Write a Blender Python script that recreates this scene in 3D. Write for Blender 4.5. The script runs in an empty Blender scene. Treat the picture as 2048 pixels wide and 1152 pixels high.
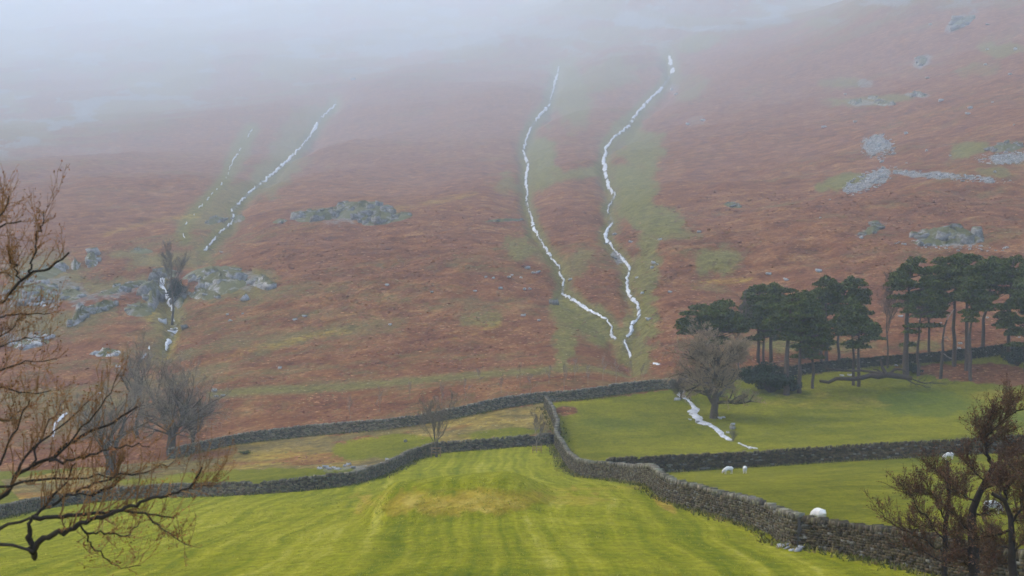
import bpy, bmesh, math, random
import numpy as np
from mathutils import Vector, Matrix

scene = bpy.context.scene
COL = scene.collection
PI = math.pi
rng = np.random.default_rng(11)
random.seed(11)

# ------------------------------------------------------------------ camera
F = 2900.0                      # focal length in photograph pixels (2048 wide)
HOR = 724.0                     # row of the level horizon
cam_d = bpy.data.cameras.new('camera')
cam = bpy.data.objects.new('camera', cam_d)
COL.objects.link(cam)
cam.location = (0, 0, 0)
cam.rotation_euler = (PI / 2, 0, 0)
cam_d.sensor_width = 36.0
cam_d.lens = 36.0 * F / 2048.0
cam_d.shift_y = (HOR - 576.0) / 2048.0
cam_d.clip_start = 0.5
cam_d.clip_end = 20000.0
cam_d.dof.use_dof = True
cam_d.dof.focus_distance = 190.0
cam_d.dof.aperture_fstop = 3.2
scene.camera = cam

# ------------------------------------------------------------------ light
SUN_EL, SUN_ROT = math.radians(43), math.radians(-62)
world = bpy.data.worlds.new('World')
scene.world = world
world.use_nodes = True
nt = world.node_tree
nt.nodes.clear()
sky = nt.nodes.new('ShaderNodeTexSky')
sky.sky_type = 'NISHITA'
sky.sun_disc = False
sky.sun_elevation = SUN_EL
sky.sun_rotation = SUN_ROT
sky.dust_density = 5.0
sky.air_density = 0.8
sky.ozone_density = 0.6
bg = nt.nodes.new('ShaderNodeBackground')
bg.inputs['Strength'].default_value = 0.15
out = nt.nodes.new('ShaderNodeOutputWorld')
nt.links.new(sky.outputs[0], bg.inputs[0])
nt.links.new(bg.outputs[0], out.inputs[0])

sun_d = bpy.data.lights.new('sun', 'SUN')
sun_d.energy = 1.5
sun_d.angle = math.radians(12)
sun_d.color = (1.0, 0.95, 0.88)
sun = bpy.data.objects.new('sun', sun_d)
COL.objects.link(sun)
sd = Vector((math.sin(SUN_ROT) * math.cos(SUN_EL), math.cos(SUN_ROT) * math.cos(SUN_EL), math.sin(SUN_EL)))
sun.rotation_euler = (-sd).to_track_quat('-Z', 'Y').to_euler()

scene.view_settings.view_transform = 'Standard'
scene.view_settings.look = 'None'
scene.view_settings.gamma = 1.0
scene.view_settings.exposure = 2.03
scene.cycles.volume_bounces = 3
scene.cycles.max_bounces = 8
scene.cycles.diffuse_bounces = 2
scene.cycles.filter_width = 1.6
scene.cycles.use_denoising = True
HAZE_DENSITY = 0.00036
HAZE_COLOR = (0.80, 0.90, 1.0, 1)

# ------------------------------------------------------------------ noise
def _hash(ix, iy, seed):
    h = (ix.astype(np.int64) * 374761393 + iy.astype(np.int64) * 668265263 + seed * 1442695041) & 0xFFFFFFFF
    h = ((h ^ (h >> 13)) * 1274126177) & 0xFFFFFFFF
    h = h ^ (h >> 16)
    return (h & 0xFFFFFF) / float(0xFFFFFF)

def vnoise(x, y, seed=0):
    x = np.asarray(x, float); y = np.asarray(y, float)
    ix = np.floor(x); iy = np.floor(y)
    fx = x - ix; fy = y - iy
    fx = fx * fx * (3 - 2 * fx); fy = fy * fy * (3 - 2 * fy)
    a = _hash(ix, iy, seed); b = _hash(ix + 1, iy, seed)
    c = _hash(ix, iy + 1, seed); d = _hash(ix + 1, iy + 1, seed)
    return (a * (1 - fx) + b * fx) * (1 - fy) + (c * (1 - fx) + d * fx) * fy

def fbm(x, y, seed=0, oct=4):
    s = 0; a = 0.5; t = 0
    for k in range(oct):
        s = s + a * vnoise(x, y, seed + 17 * k); t += a
        x = x * 2.03 + 11.3; y = y * 2.03 + 5.7; a *= 0.5
    return s / t

def sstep(a, b, x):
    t = np.clip((x - a) / (b - a), 0, 1)
    return t * t * (3 - 2 * t)

def dist_poly(px, py, pts):
    best = np.full(np.shape(px), 1e9)
    for (x0, y0), (x1, y1) in zip(pts[:-1], pts[1:]):
        dx, dy = x1 - x0, y1 - y0
        t = np.clip(((px - x0) * dx + (py - y0) * dy) / (dx * dx + dy * dy + 1e-9), 0, 1)
        best = np.minimum(best, np.hypot(px - x0 - t * dx, py - y0 - t * dy))
    return best

# ------------------------------------------------------------------ terrain
# the lie of the land along nine lines of sight: (distance, row at which that ground shows)
PROFILE = [
    (-1024, [(75, 1160), (130, 1050), (175, 1010), (205, 960), (240, 880), (310, 730), (390, 600), (490, 500), (720, 350), (1000, 250), (1400, 150), (1950, 50), (2300, 0), (3000, -90)]),
    (-512, [(74, 1156), (132, 1042), (170, 1004), (203, 940), (238, 860), (305, 725), (380, 600), (475, 500), (710, 350), (980, 250), (1370, 150), (1900, 50), (2250, 0), (3000, -100)]),
    (0, [(72, 1152), (135, 1040), (165, 1000), (200, 930), (235, 850), (295, 720), (365, 600), (455, 500), (690, 350), (950, 250), (1330, 150), (1850, 50), (2150, 0), (2900, -100)]),
    (512, [(62, 1152), (82, 1085), (120, 1010), (142, 982), (172, 940), (205, 880), (232, 800), (268, 720), (335, 600), (420, 500), (610, 350), (820, 250), (1130, 150), (1580, 50), (1850, 0), (2500, -100)]),
    (1024, [(57, 1152), (76, 1052), (100, 990), (138, 954), (157, 921), (170, 900), (180, 874), (190, 846), (207, 800), (223, 755), (243, 720), (305, 600), (385, 500), (555, 350), (725, 250), (965, 150), (1320, 50), (1550, 0), (2100, -100)]),
    (1536, [(58, 1152), (79, 1058), (108, 975), (138, 938), (160, 900), (190, 838), (212, 775), (230, 725), (280, 600), (335, 500), (460, 350), (570, 250), (730, 150), (950, 50), (1100, 0), (1450, -100)]),
    (2048, [(56, 1152), (72, 1065), (95, 985), (130, 915), (160, 868), (190, 812), (208, 765), (225, 712), (260, 600), (300, 500), (375, 350), (440, 250), (530, 150), (660, 50), (740, 0), (930, -100)]),
    (2560, [(55, 1152), (70, 1065), (95, 980), (130, 905), (160, 855), (185, 800), (205, 745), (222, 690), (250, 590), (285, 490), (345, 350), (400, 250), (470, 150), (570, 50), (630, 0), (780, -100)]),
    (3072, [(55, 1152), (70, 1060), (95, 970), (130, 895), (160, 840), (182, 785), (200, 730), (216, 680), (240, 585), (270, 485), (325, 350), (375, 250), (440, 150), (530, 50), (580, 0), (700, -100)]),
]

def pchip(xk, yk, x):
    xk = np.asarray(xk, float); yk = np.asarray(yk, float)
    h = np.diff(xk); d = np.diff(yk) / h
    m = np.zeros_like(yk)
    for i in range(1, len(xk) - 1):
        if d[i - 1] * d[i] > 0:
            w1 = 2 * h[i] + h[i - 1]; w2 = h[i] + 2 * h[i - 1]
            m[i] = (w1 + w2) / (w1 / d[i - 1] + w2 / d[i])
    m[0] = d[0]; m[-1] = d[-1]
    i = np.clip(np.searchsorted(xk, x) - 1, 0, len(xk) - 2)
    t = (x - xk[i]) / h[i]
    return ((2 * t**3 - 3 * t**2 + 1) * yk[i] + (t**3 - 2 * t**2 + t) * h[i] * m[i]
            + (-2 * t**3 + 3 * t**2) * yk[i + 1] + (t**3 - t**2) * h[i] * m[i + 1])

NL = 700
LY = np.linspace(math.log(20.0), math.log(14000.0), NL)
TAB = []
for cx, prof in PROFILE:
    st_ = float(np.interp(cx, [-1024, 512, 1024, 1536, 2048, 2560, 3072], [2.7, 2.6, 2.4, 1.75, 1.0, .7, .6]))
    ex_ = float(np.interp(cx, [0, 512, 1024, 1536], [1.15, 1.2, 1.45, 1.7]))
    far = [(y * (1 + st_ * (max(0.0, (520.0 - p) / 520.0)) ** ex_), p) for y, p in prof]
    zl = [(20.0, -5.2), (30.0, -6.9), (42.0, -7.9)] + [(y, (HOR - p) / F * y) for y, p in far]
    ylast, zlast = zl[-1]
    zl.append((14100.0, zlast + 25))
    TAB.append(pchip([math.log(a) for a, b in zl], [b for a, b in zl], LY))
TAB = np.array(TAB)             # heights: column x log distance
CX0, CDX = -1024.0, 512.0

STREAMS = {
 'a': [(672, 208), (640, 238), (622, 268), (606, 290), (580, 316), (548, 345), (520, 368), (498, 386), (478, 408), (464, 420), (468, 432), (462, 448), (446, 460), (432, 474), (420, 490), (408, 502)],
 'a2': [(505, 258), (480, 298), (462, 330), (452, 358), (425, 388), (395, 420), (372, 448), (366, 462), (370, 478)],
 'b': [(1118, 132), (1112, 160), (1104, 186), (1098, 212), (1076, 234), (1062, 256), (1052, 280), (1047, 302), (1056, 330), (1051, 358), (1055, 388), (1052, 404), (1062, 432), (1068, 455), (1080, 478), (1092, 500), (1104, 518), (1120, 536), (1118, 546), (1128, 560), (1124, 588), (1140, 597), (1158, 608), (1176, 620), (1196, 630), (1214, 640), (1224, 655), (1222, 668), (1232, 680)],
 'c': [(1337, 112), (1341, 128), (1346, 144), (1322, 178), (1298, 200), (1275, 224), (1258, 250), (1240, 266), (1224, 278), (1212, 294), (1208, 322), (1212, 352), (1218, 376), (1230, 392), (1214, 420), (1226, 444), (1213, 462), (1212, 478), (1228, 500), (1240, 512), (1252, 526), (1260, 536), (1254, 556), (1254, 574), (1260, 594), (1274, 606), (1278, 620), (1278, 636), (1264, 648), (1262, 664), (1248, 684), (1256, 700), (1261, 716)],
 'd': [(326, 552), (322, 572), (332, 590), (340, 604), (346, 620), (344, 634), (352, 650), (345, 668), (338, 682), (331, 702)],
 'e': [(298, 690), (296, 702), (286, 716), (276, 726)],
 'f': [(132, 826), (112, 846), (108, 862), (104, 876)],
 'g': [(1306, 726), (1320, 731)],
 'h': [(1372, 753), (1371, 762), (1372, 778), (1360, 790), (1374, 800), (1386, 812), (1391, 818), (1384, 824), (1396, 838), (1402, 845), (1420, 850), (1436, 860), (1446, 872), (1464, 882)],
 'i': [(1476, 888), (1492, 893), (1515, 899)],
}

def base_z(X, Y):
    """height of the ground at world X, Y"""
    X = np.asarray(X, float); Y = np.asarray(Y, float)
    Yc = np.clip(Y, 20.0, 14000.0)
    px = 1024 + F * X / Yc
    ci = np.clip((px - CX0) / CDX, 0.0, len(TAB) - 1.001)
    i = np.floor(ci).astype(int); t = ci - i
    li = np.clip((np.log(Yc) - LY[0]) / (LY[-1] - LY[0]) * (NL - 1), 0, NL - 1.001)
    j = np.floor(li).astype(int); s = li - j
    def col(k):
        k = np.clip(k, 0, len(TAB) - 1)
        return TAB[k, j] * (1 - s) + TAB[k, j + 1] * s
    p0, p1, p2, p3 = col(i - 1), col(i), col(i + 1), col(i + 2)
    z = p1 + 0.5 * t * (p2 - p0 + t * (2 * p0 - 5 * p1 + 4 * p2 - p3 + t * (3 * (p1 - p2) + p3 - p0)))
    # behind and under the viewpoint the land is a gentle rise
    near = np.clip((20.0 - Y) / 20.0, 0, 1.5)
    z = z + near * 3.2
    return z

def land_z(X, Y):
    X = np.asarray(X, float); Y = np.asarray(Y, float)
    z = base_z(X, Y)
    Yc = np.maximum(Y, 20.0)
    px = 1024 + F * X / Yc
    py = HOR - F * z / Yc
    # terrace bank in the near pasture
    top = sstep(80, 87, Y + 2.0 * (vnoise(X * .12, Y * .02, 5) - .5)) * (1 - sstep(90, 128, Y))
    z = z + 2.0 * top * sstep(715, 800, px) * (1 - 0.8 * sstep(1010, 1120, px)) * (1 - sstep(1120, 1420, px))
    z = z - 0.3 * sstep(60, 70, Y) * (1 - sstep(70, 82, Y)) * sstep(700, 800, px) * (1 - sstep(1200, 1400, px))
    hill = sstep(225, 330, Y)
    # swells and hollows of the fell side
    z = z + hill * ((fbm(X / 70, Y / 90, 3, 3) - .5) * 7 + (fbm(X / 16, Y / 22, 4, 3) - .5) * 4.0)
    z = z + hill * (fbm(X / 220 + 3, Y / 400, 9, 2) - .5) * np.clip(Y / 40, 4, 34)
    z = z + (1 - hill) * (fbm(X / 24, Y / 30, 6, 3) - .5) * .5 * sstep(40, 80, Y)
    z = z + hill * (fbm(X / 3.5, Y / 4.5, 7, 2) - .5) * .75
    # the becks run in shallow gullies
    for k in ('a', 'b', 'c', 'd'):
        dd = dist_poly(px, py, STREAMS[k])
        z = z - .0040 * Y * np.exp(-(dd / 15.0) ** 2) - .0050 * Y * np.exp(-(dd / 60.0) ** 2)
    return z

# ------------------------------------------------------------------ tagging
def tag(o, label=None, cat=None, group=None, kind=None):
    if label: o['label'] = label
    if cat: o['category'] = cat
    if group: o['group'] = group
    if kind: o['kind'] = kind
    return o

def link_mesh(name, V, Fs, mat, parent=None, colors=None, smooth=False, loc=None):
    """one mesh object; Fs is an (n,3) or (n,4) array or a list of such arrays"""
    V = np.asarray(V, float)
    if loc is not None:
        V = V - np.array(loc)[None, :]
    if not isinstance(Fs, list): Fs = [Fs]
    Fs = [np.asarray(f, np.int32) for f in Fs if len(f)]
    me = bpy.data.meshes.new(name)
    nl = sum(f.size for f in Fs); npol = sum(len(f) for f in Fs)
    me.vertices.add(len(V)); me.vertices.foreach_set('co', V.astype(np.float32).ravel())
    me.loops.add(nl); me.polygons.add(npol)
    me.loops.foreach_set('vertex_index', np.concatenate([f.ravel() for f in Fs]))
    tot = np.concatenate([np.full(len(f), f.shape[1], np.int32) for f in Fs])
    st = np.concatenate([[0], np.cumsum(tot)[:-1]]).astype(np.int32)
    me.polygons.foreach_set('loop_start', st)
    try: me.polygons.foreach_set('loop_total', tot)
    except Exception: pass
    if smooth: me.polygons.foreach_set('use_smooth', np.ones(npol, bool))
    me.update(calc_edges=True)
    if colors is not None:
        for nm, arr in colors.items():
            at_ = me.color_attributes.new(nm, 'FLOAT_COLOR', 'POINT')
            arr = np.asarray(arr, np.float32)
            if arr.shape[1] == 3: arr = np.concatenate([arr, np.ones((len(arr), 1), np.float32)], 1)
            at_.data.foreach_set('color', arr.ravel())
    me.materials.append(mat)
    o = bpy.data.objects.new(name, me)
    COL.objects.link(o)
    if parent is not None: o.parent = parent
    elif loc is not None: o.location = loc
    return o

def empty(name, loc):
    o = bpy.data.objects.new(name, None)
    o.empty_display_size = 0.3
    COL.objects.link(o); o.location = loc
    return o

# ------------------------------------------------------------------ materials
class NB:
    def __init__(s, name):
        s.m = bpy.data.materials.new(name); s.m.use_nodes = True
        s.t = s.m.node_tree; s.t.nodes.clear()
        s.o = s.n('ShaderNodeOutputMaterial'); s.b = s.n('ShaderNodeBsdfPrincipled')
        s.t.links.new(s.b.outputs[0], s.o.inputs[0])
        s.b.inputs['Roughness'].default_value = .9
        s.b.inputs['Specular IOR Level'].default_value = .2
    def n(s, typ, **kw):
        nd = s.t.nodes.new(typ)
        for k, v in kw.items(): setattr(nd, k, v)
        return nd
    def l(s, a, b): s.t.links.new(a, b)
    def coord(s, scale=(1, 1, 1), off=(0, 0, 0)):
        tc = s.n('ShaderNodeTexCoord'); mp = s.n('ShaderNodeMapping')
        mp.inputs['Scale'].default_value = scale; mp.inputs['Location'].default_value = off
        s.l(tc.outputs['Object'], mp.inputs['Vector']); return mp.outputs[0]
    def noise(s, scale, vec=None, detail=4, rough=.55, dist=0):
        nd = s.n('ShaderNodeTexNoise'); nd.inputs['Scale'].default_value = scale
        nd.inputs['Detail'].default_value = detail; nd.inputs['Roughness'].default_value = rough
        nd.inputs['Distortion'].default_value = dist
        if vec is None: vec = s.coord()
        s.l(vec, nd.inputs['Vector']); return nd.outputs['Fac']
    def math(s, op, a, b=None, clamp=False):
        nd = s.n('ShaderNodeMath', operation=op); nd.use_clamp = clamp
        for i, x in enumerate((a, b)):
            if x is None: continue
            if isinstance(x, (int, float)): nd.inputs[i].default_value = x
            else: s.l(x, nd.inputs[i])
        return nd.outputs[0]
    def ramp(s, fac, stops):
        nd = s.n('ShaderNodeValToRGB'); e = nd.color_ramp.elements
        while len(e) < len(stops): e.new(.5)
        for k, (p, c) in enumerate(stops):
            e[k].position = p; e[k].color = (c, c, c, 1) if isinstance(c, (int, float)) else (*c, 1)
        s.l(fac, nd.inputs[0]); return nd.outputs[0]
    def mix(s, fac, a, b, mode='MIX'):
        nd = s.n('ShaderNodeMix', data_type='RGBA', blend_type=mode)
        for sock, x in ((nd.inputs[0], fac), (nd.inputs[6], a), (nd.inputs[7], b)):
            if isinstance(x, (int, float)): sock.default_value = x
            elif isinstance(x, tuple): sock.default_value = (*x, 1)
            else: s.l(x, sock)
        return nd.outputs[2]
    def attr(s, name):
        return s.n('ShaderNodeVertexColor', layer_name=name).outputs[0]
    def bump(s, h, strength, dist):
        nd = s.n('ShaderNodeBump'); nd.inputs['Strength'].default_value = strength
        nd.inputs['Distance'].default_value = dist
        s.l(h, nd.inputs['Height']); s.l(nd.outputs[0], s.b.inputs['Normal'])
    def color(s, c): s.l(c, s.b.inputs['Base Color'])

def mat_attr(name, var=.5, scale=3.0, bump=0.0, rough=.9, spec=.2):
    """colour from the mesh's own 'col' attribute, broken by fine mottling"""
    b = NB(name)
    c = b.attr('col')
    n = b.noise(scale, detail=5, rough=.65)
    f = b.ramp(n, [(.25, 1 - var), (.75, 1 + var * .6)])
    b.color(b.mix(1.0, c, f, 'MULTIPLY'))
    b.b.inputs['Roughness'].default_value = rough
    b.b.inputs['Specular IOR Level'].default_value = spec
    if bump: b.bump(n, .8, bump)
    return b.m

def ground_material(name):
    b = NB(name)
    z = b.attr('zone')                       # R bracken, G pasture green, B rock and scree
    sep = b.n('ShaderNodeSeparateColor'); b.l(z, sep.inputs[0])
    z2 = b.attr('zone2')                     # R dry tan grass, G near pasture, B wet bright green on the fell, darker green patches in the pasture
    sep2 = b.n('ShaderNodeSeparateColor'); b.l(z2, sep2.inputs[0])
    fine = b.noise(1.1, detail=6, rough=.7)
    mid = b.noise(.16, detail=6, rough=.65, dist=.4)
    mid2 = b.noise(.33, b.coord(off=(40, 13, 7)), detail=6, rough=.7, dist=.3)
    big = b.noise(.022, detail=5, rough=.6)
    gr = b.noise(5.0, detail=5, rough=.75)
    grf = b.noise(2.6, b.coord((1, .8, 1), (3, 1, 2)), detail=7, rough=.8)
    # bracken: dead fronds in several russets
    bm = b.math('ADD', b.math('MULTIPLY', mid, .5), b.math('ADD', b.math('MULTIPLY', fine, .35), b.math('MULTIPLY', big, .15)))
    brack = b.ramp(bm, [(.37, (.060, .022, .012)), (.45, (.120, .043, .019)), (.53, (.178, .073, .029)), (.62, (.28, .155, .062))])
    # rough fell grass
    gm = b.math('ADD', b.math('MULTIPLY', mid2, .55), b.math('MULTIPLY', fine, .45))
    rough = b.ramp(gm, [(.34, (.065, .050, .018)), (.48, (.130, .098, .036)), (.58, (.195, .145, .056)), (.68, (.28, .20, .085))])
    # pasture
    pm = b.math('ADD', b.math('MULTIPLY', mid, .45), b.math('MULTIPLY', gr, .55))
    past = b.ramp(pm, [(.32, (.060, .068, .003)), (.5, (.138, .142, .006)), (.66, (.235, .218, .016))])
    pbig = b.ramp(b.noise(.05, b.coord((1, 1.3, 1), (5, 8, 0)), detail=4, rough=.6), [(.35, (.62, .66, .6)), (.62, (1.12, 1.05, 1.1))])
    past = b.mix(1.0, past, pbig, 'MULTIPLY')
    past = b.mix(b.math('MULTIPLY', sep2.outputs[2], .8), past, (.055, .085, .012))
    # mown and rolled streaks in the near field
    warp = b.n('ShaderNodeVectorMath', operation='ADD')
    wn = b.n('ShaderNodeTexNoise'); wn.inputs['Scale'].default_value = .045; wn.inputs['Detail'].default_value = 2
    b.l(b.coord(), wn.inputs['Vector'])
    wsc = b.n('ShaderNodeVectorMath', operation='SCALE'); wsc.inputs['Scale'].default_value = 5.0
    b.l(wn.outputs['Color'], wsc.inputs[0])
    tc = b.n('ShaderNodeTexCoord')
    b.l(tc.outputs['Object'], warp.inputs[0]); b.l(wsc.outputs[0], warp.inputs[1])
    mp = b.n('ShaderNodeMapping'); mp.inputs['Scale'].default_value = (.95, .024, .1); mp.inputs['Rotation'].default_value = (0, 0, .06)
    b.l(warp.outputs[0], mp.inputs['Vector'])
    st1 = b.noise(1.0, mp.outputs[0], detail=4, rough=.6)
    mp2 = b.n('ShaderNodeMapping'); mp2.inputs['Scale'].default_value = (.05, .33, .1); mp2.inputs['Rotation'].default_value = (0, 0, -.22)
    b.l(warp.outputs[0], mp2.inputs['Vector'])
    st2 = b.noise(1.0, mp2.outputs[0], detail=4, rough=.65)
    sm = b.math('ADD', b.math('MULTIPLY', st1, .50), b.math('ADD', b.math('MULTIPLY', st2, .20), b.math('MULTIPLY', grf, .30)))
    near = b.ramp(sm, [(.35, (.080, .108, .004)), (.46, (.155, .165, .005)), (.55, (.235, .228, .012)), (.67, (.37, .34, .065))])
    past = b.mix(sep2.outputs[1], past, near)
    tan = b.ramp(gm, [(.36, (.17, .105, .012)), (.5, (.30, .205, .026)), (.64, (.40, .30, .065))])
    wet = b.ramp(gm, [(.36, (.060, .062, .014)), (.5, (.125, .118, .028)), (.64, (.20, .170, .055))])
    rock = b.ramp(b.noise(.8, detail=7, rough=.75), [(.34, (.075, .075, .066)), (.5, (.17, .165, .15)), (.66, (.29, .28, .26))])
    def edge(x, lo=.30, hi=.70, k=.7):
        # ragged edge: the mask broken by the vegetation's own patchiness
        y = b.math('ADD', x, b.math('MULTIPLY', b.math('SUBTRACT', mid2, .5), k))
        return b.ramp(y, [(lo, 0.0), (hi, 1.0)])
    c = b.mix(edge(sep.outputs[0], .22, .62, 1.5), rough, brack)
    rag = b.math('ADD', b.math('MULTIPLY', mid2, .5), b.math('MULTIPLY', fine, .5))
    wf = b.ramp(b.math('ADD', sep2.outputs[2], b.math('MULTIPLY', b.math('SUBTRACT', rag, .5), 2.2)), [(.25, 0.0), (.72, .92)])
    c = b.mix(wf, c, wet)
    c = b.mix(edge(sep.outputs[1], .38, .62, .35), c, past)
    c = b.mix(edge(sep2.outputs[0], .25, .8, .9), c, tan)
    c = b.mix(edge(sep.outputs[2], .30, .62, 1.3), c, rock)
    sp = b.noise(1.5, b.coord((1, .7, 1), (17, 2, 0)), detail=8, rough=.85)
    c = b.mix(1.0, c, b.ramp(sp, [(.33, (.66, .66, .66)), (.67, (1.38, 1.36, 1.32))]), 'MULTIPLY')
    b.color(c)
    b.b.inputs['Roughness'].default_value = 1.0
    b.b.inputs['Specular IOR Level'].default_value = .05
    hgt = b.math('ADD', b.math('MULTIPLY', mid2, 1.2), b.math('ADD', b.math('MULTIPLY', fine, .5), b.math('MULTIPLY', gr, .12)))
    b.bump(hgt, 1.0, .55)
    return b.m

def water_material():
    b = NB('white_water')
    n = b.noise(1.4, b.coord((1, .5, 1)), detail=6, rough=.75)
    n = b.math('ADD', b.math('MULTIPLY', n, .6), b.math('MULTIPLY', b.noise(.22, detail=4, rough=.7), .4))
    b.color(b.ramp(n, [(.36, (.10, .105, .10)), (.48, (.36, .37, .38)), (.62, (.64, .65, .66))]))
    b.b.inputs['Roughness'].default_value = .45
    b.b.inputs['Specular IOR Level'].default_value = .5
    b.bump(n, .8, .15)
    return b.m

def rock_material(name, tint=(1, .96, .86), moss=.6, lo=.07, hi=.30):
    b = NB(name)
    v = b.coord()
    n = b.noise(.9, v, detail=8, rough=.72)
    n2 = b.noise(.35, b.coord(off=(9, 4, 2)), detail=5, rough=.6)
    c = b.ramp(n, [(.3, tuple(lo * t for t in tint)), (.5, tuple((lo + hi) * .5 * t for t in tint)), (.68, tuple(hi * t for t in tint))])
    geo = b.n('ShaderNodeNewGeometry'); sx = b.n('ShaderNodeSeparateXYZ'); b.l(geo.outputs['Normal'], sx.inputs[0])
    mk = b.math('ADD', b.math('MULTIPLY', sx.outputs[2], .55), b.math('MULTIPLY', n2, 1.1))
    mk = b.ramp(mk, [(1.02 - moss * .3, 0.0), (1.12 - moss * .2, 1.0)])
    c = b.mix(mk, c, (.085, .085, .03))
    b.color(c)
    b.bump(n, 1.0, .3)
    return b.m

M = {}
M['ground'] = ground_material('turf_and_bracken')
M['water'] = water_material()
M['rock'] = rock_material('lichened_rock')
M['pale_rock'] = rock_material('pale_rock', (1.0, .99, .96), .2, .18, .52)
M['bark'] = mat_attr('bark', .5, 6.0, .03)
M['leaf'] = mat_attr('foliage', .35, 2.0)
M['stone'] = mat_attr('wall_stone', .45, 5.0, .04)
M['wool'] = mat_attr('wool', .18, 14.0, .02)
M['veg'] = mat_attr('dead_fronds', .3, 3.0)

# ------------------------------------------------------------------ ground mesh
WALLS_PX = {
 'fell': [(340, 920), (400, 903), (470, 888), (560, 878), (650, 868), (740, 862), (820, 853), (880, 842), (940, 830), (1000, 817), (1060, 807), (1100, 803), (1160, 800), (1220, 790), (1280, 782), (1352, 776)],
 'link': [(1092, 806), (1104, 832), (1116, 862), (1112, 880), (1122, 905), (1136, 930), (1156, 953), (1200, 957), (1260, 962), (1290, 968), (1316, 988), (1340, 1005), (1400, 1020), (1460, 1038), (1515, 1050), (1550, 1068), (1575, 1088), (1592, 1096), (1604, 1098)],
 'near': [(1590, 1093), (1620, 1095), (1650, 1098), (1700, 1107), (1760, 1122), (1830, 1138), (1920, 1158), (2060, 1190), (2200, 1225)],
 'low': [(-140, 1052), (-60, 1046), (0, 1038), (60, 1022), (150, 1008), (250, 998), (330, 993), (420, 992), (520, 988), (610, 982), (690, 972), (750, 957), (795, 938), (825, 918), (848, 905), (880, 905), (950, 900), (1030, 893), (1108, 887)],
 'mid': [(1215, 951), (1282, 946), (1340, 944), (1420, 939), (1500, 934), (1600, 928), (1700, 922), (1800, 917), (1920, 910), (2060, 903), (2240, 894)],
 'pine': [(1396, 764), (1440, 760), (1500, 757), (1580, 752), (1660, 742), (1740, 733), (1820, 727), (1900, 722), (1980, 712), (2060, 704), (2200, 694)],
}

def inside(px, py, poly):
    r = np.zeros(px.shape, bool)
    n = len(poly); j = n - 1
    for i in range(n):
        xi, yi = poly[i]; xj, yj = poly[j]
        c = ((yi > py) != (yj > py)) & (px < (xj - xi) * (py - yi) / (yj - yi + 1e-9) + xi)
        r ^= c; j = i
    return r

def blob(px, py, cx, cy, rx, ry, ang=0, seed=0, warp=.35):
    a = math.radians(ang)
    dx, dy = px - cx, py - cy
    x = (dx * math.cos(a) + dy * math.sin(a)) / rx
    y = (-dx * math.sin(a) + dy * math.cos(a)) / ry
    d = np.hypot(x, y) + (fbm(px / 26, py / 18, 50 + seed, 4) - .5) * 2 * warp
    return 1 - sstep(.55, 1.15, d)

xs = np.concatenate([np.linspace(-1.6, -.42, 50)[:-1], np.linspace(-.42, .42, 860), np.linspace(.42, 1.6, 50)[1:]])
ys = np.concatenate([np.linspace(-90, 40, 30)[:-1], np.geomspace(40, 260, 330)[:-1], np.geomspace(260, 9500, 400)[:-1], np.linspace(9500, 13000, 10)])
SX, GY = np.meshgrid(xs, ys)
GW = np.sqrt(np.maximum(GY, 0) ** 2 + 22.0 ** 2)
GX = SX * GW
GZ = land_z(GX, GY)
Yc = np.maximum(GY, 20)
PX = 1024 + F * GX / Yc
PY = HOR - F * GZ / Yc
PYb = HOR - F * base_z(GX, GY) / Yc


def _lut(X, Y):
    Y = np.asarray(Y, float)
    sx = np.asarray(X, float) / np.sqrt(np.maximum(Y, 0) ** 2 + 22.0 ** 2)
    i = np.clip(np.searchsorted(xs, sx) - 1, 0, len(xs) - 2); fx = np.clip((sx - xs[i]) / (xs[i + 1] - xs[i]), 0, 1)
    j = np.clip(np.searchsorted(ys, Y) - 1, 0, len(ys) - 2); fy = np.clip((Y - ys[j]) / (ys[j + 1] - ys[j]), 0, 1)
    return i, fx, j, fy

def ground_z(X, Y):
    """height of the ground sheet"""
    i, fx, j, fy = _lut(X, Y)
    return (GZ[j, i] * (1 - fx) + GZ[j, i + 1] * fx) * (1 - fy) + (GZ[j + 1, i] * (1 - fx) + GZ[j + 1, i + 1] * fx) * fy

JS = np.where(ys >= 40)[0]
def ground(px, py):
    """points of the ground along lines of sight from the road"""
    px = np.atleast_1d(np.asarray(px, float)); py = np.atleast_1d(np.asarray(py, float))
    res = np.zeros((len(px), 3)); Yg = ys[JS][None, :]
    for a in range(0, len(px), 4000):
        u = (px[a:a + 4000, None] - 1024) / F; v = (HOR - py[a:a + 4000, None]) / F
        sx = u * Yg / np.sqrt(Yg ** 2 + 22.0 ** 2)
        i = np.clip(np.searchsorted(xs, sx) - 1, 0, len(xs) - 2); fx = np.clip((sx - xs[i]) / (xs[i + 1] - xs[i]), 0, 1)
        J = np.broadcast_to(JS[None, :], i.shape)
        d = (GZ[J, i] * (1 - fx) + GZ[J, i + 1] * fx) / Yg - v
        hit = d >= 0
        k = np.where(hit.any(1), np.maximum(np.argmax(hit, 1), 1), len(JS) - 1)
        r = np.arange(len(k)); d0, d1 = d[r, k - 1], d[r, k]
        t = np.clip(-d0 / (d1 - d0 + 1e-12), 0, 1)
        Y = ys[JS][k - 1] + t * (ys[JS][k] - ys[JS][k - 1])
        res[a:a + 4000, 0] = u[:, 0] * Y; res[a:a + 4000, 1] = Y
    res[:, 2] = ground_z(res[:, 0], res[:, 1])
    return res

def at(px, py): return Vector(ground([px], [py])[0])

def on(px, Y):
    X = (px - 1024) / F * Y
    return Vector((X, Y, float(ground_z(np.array([X]), np.array([Y]))[0])))

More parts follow.
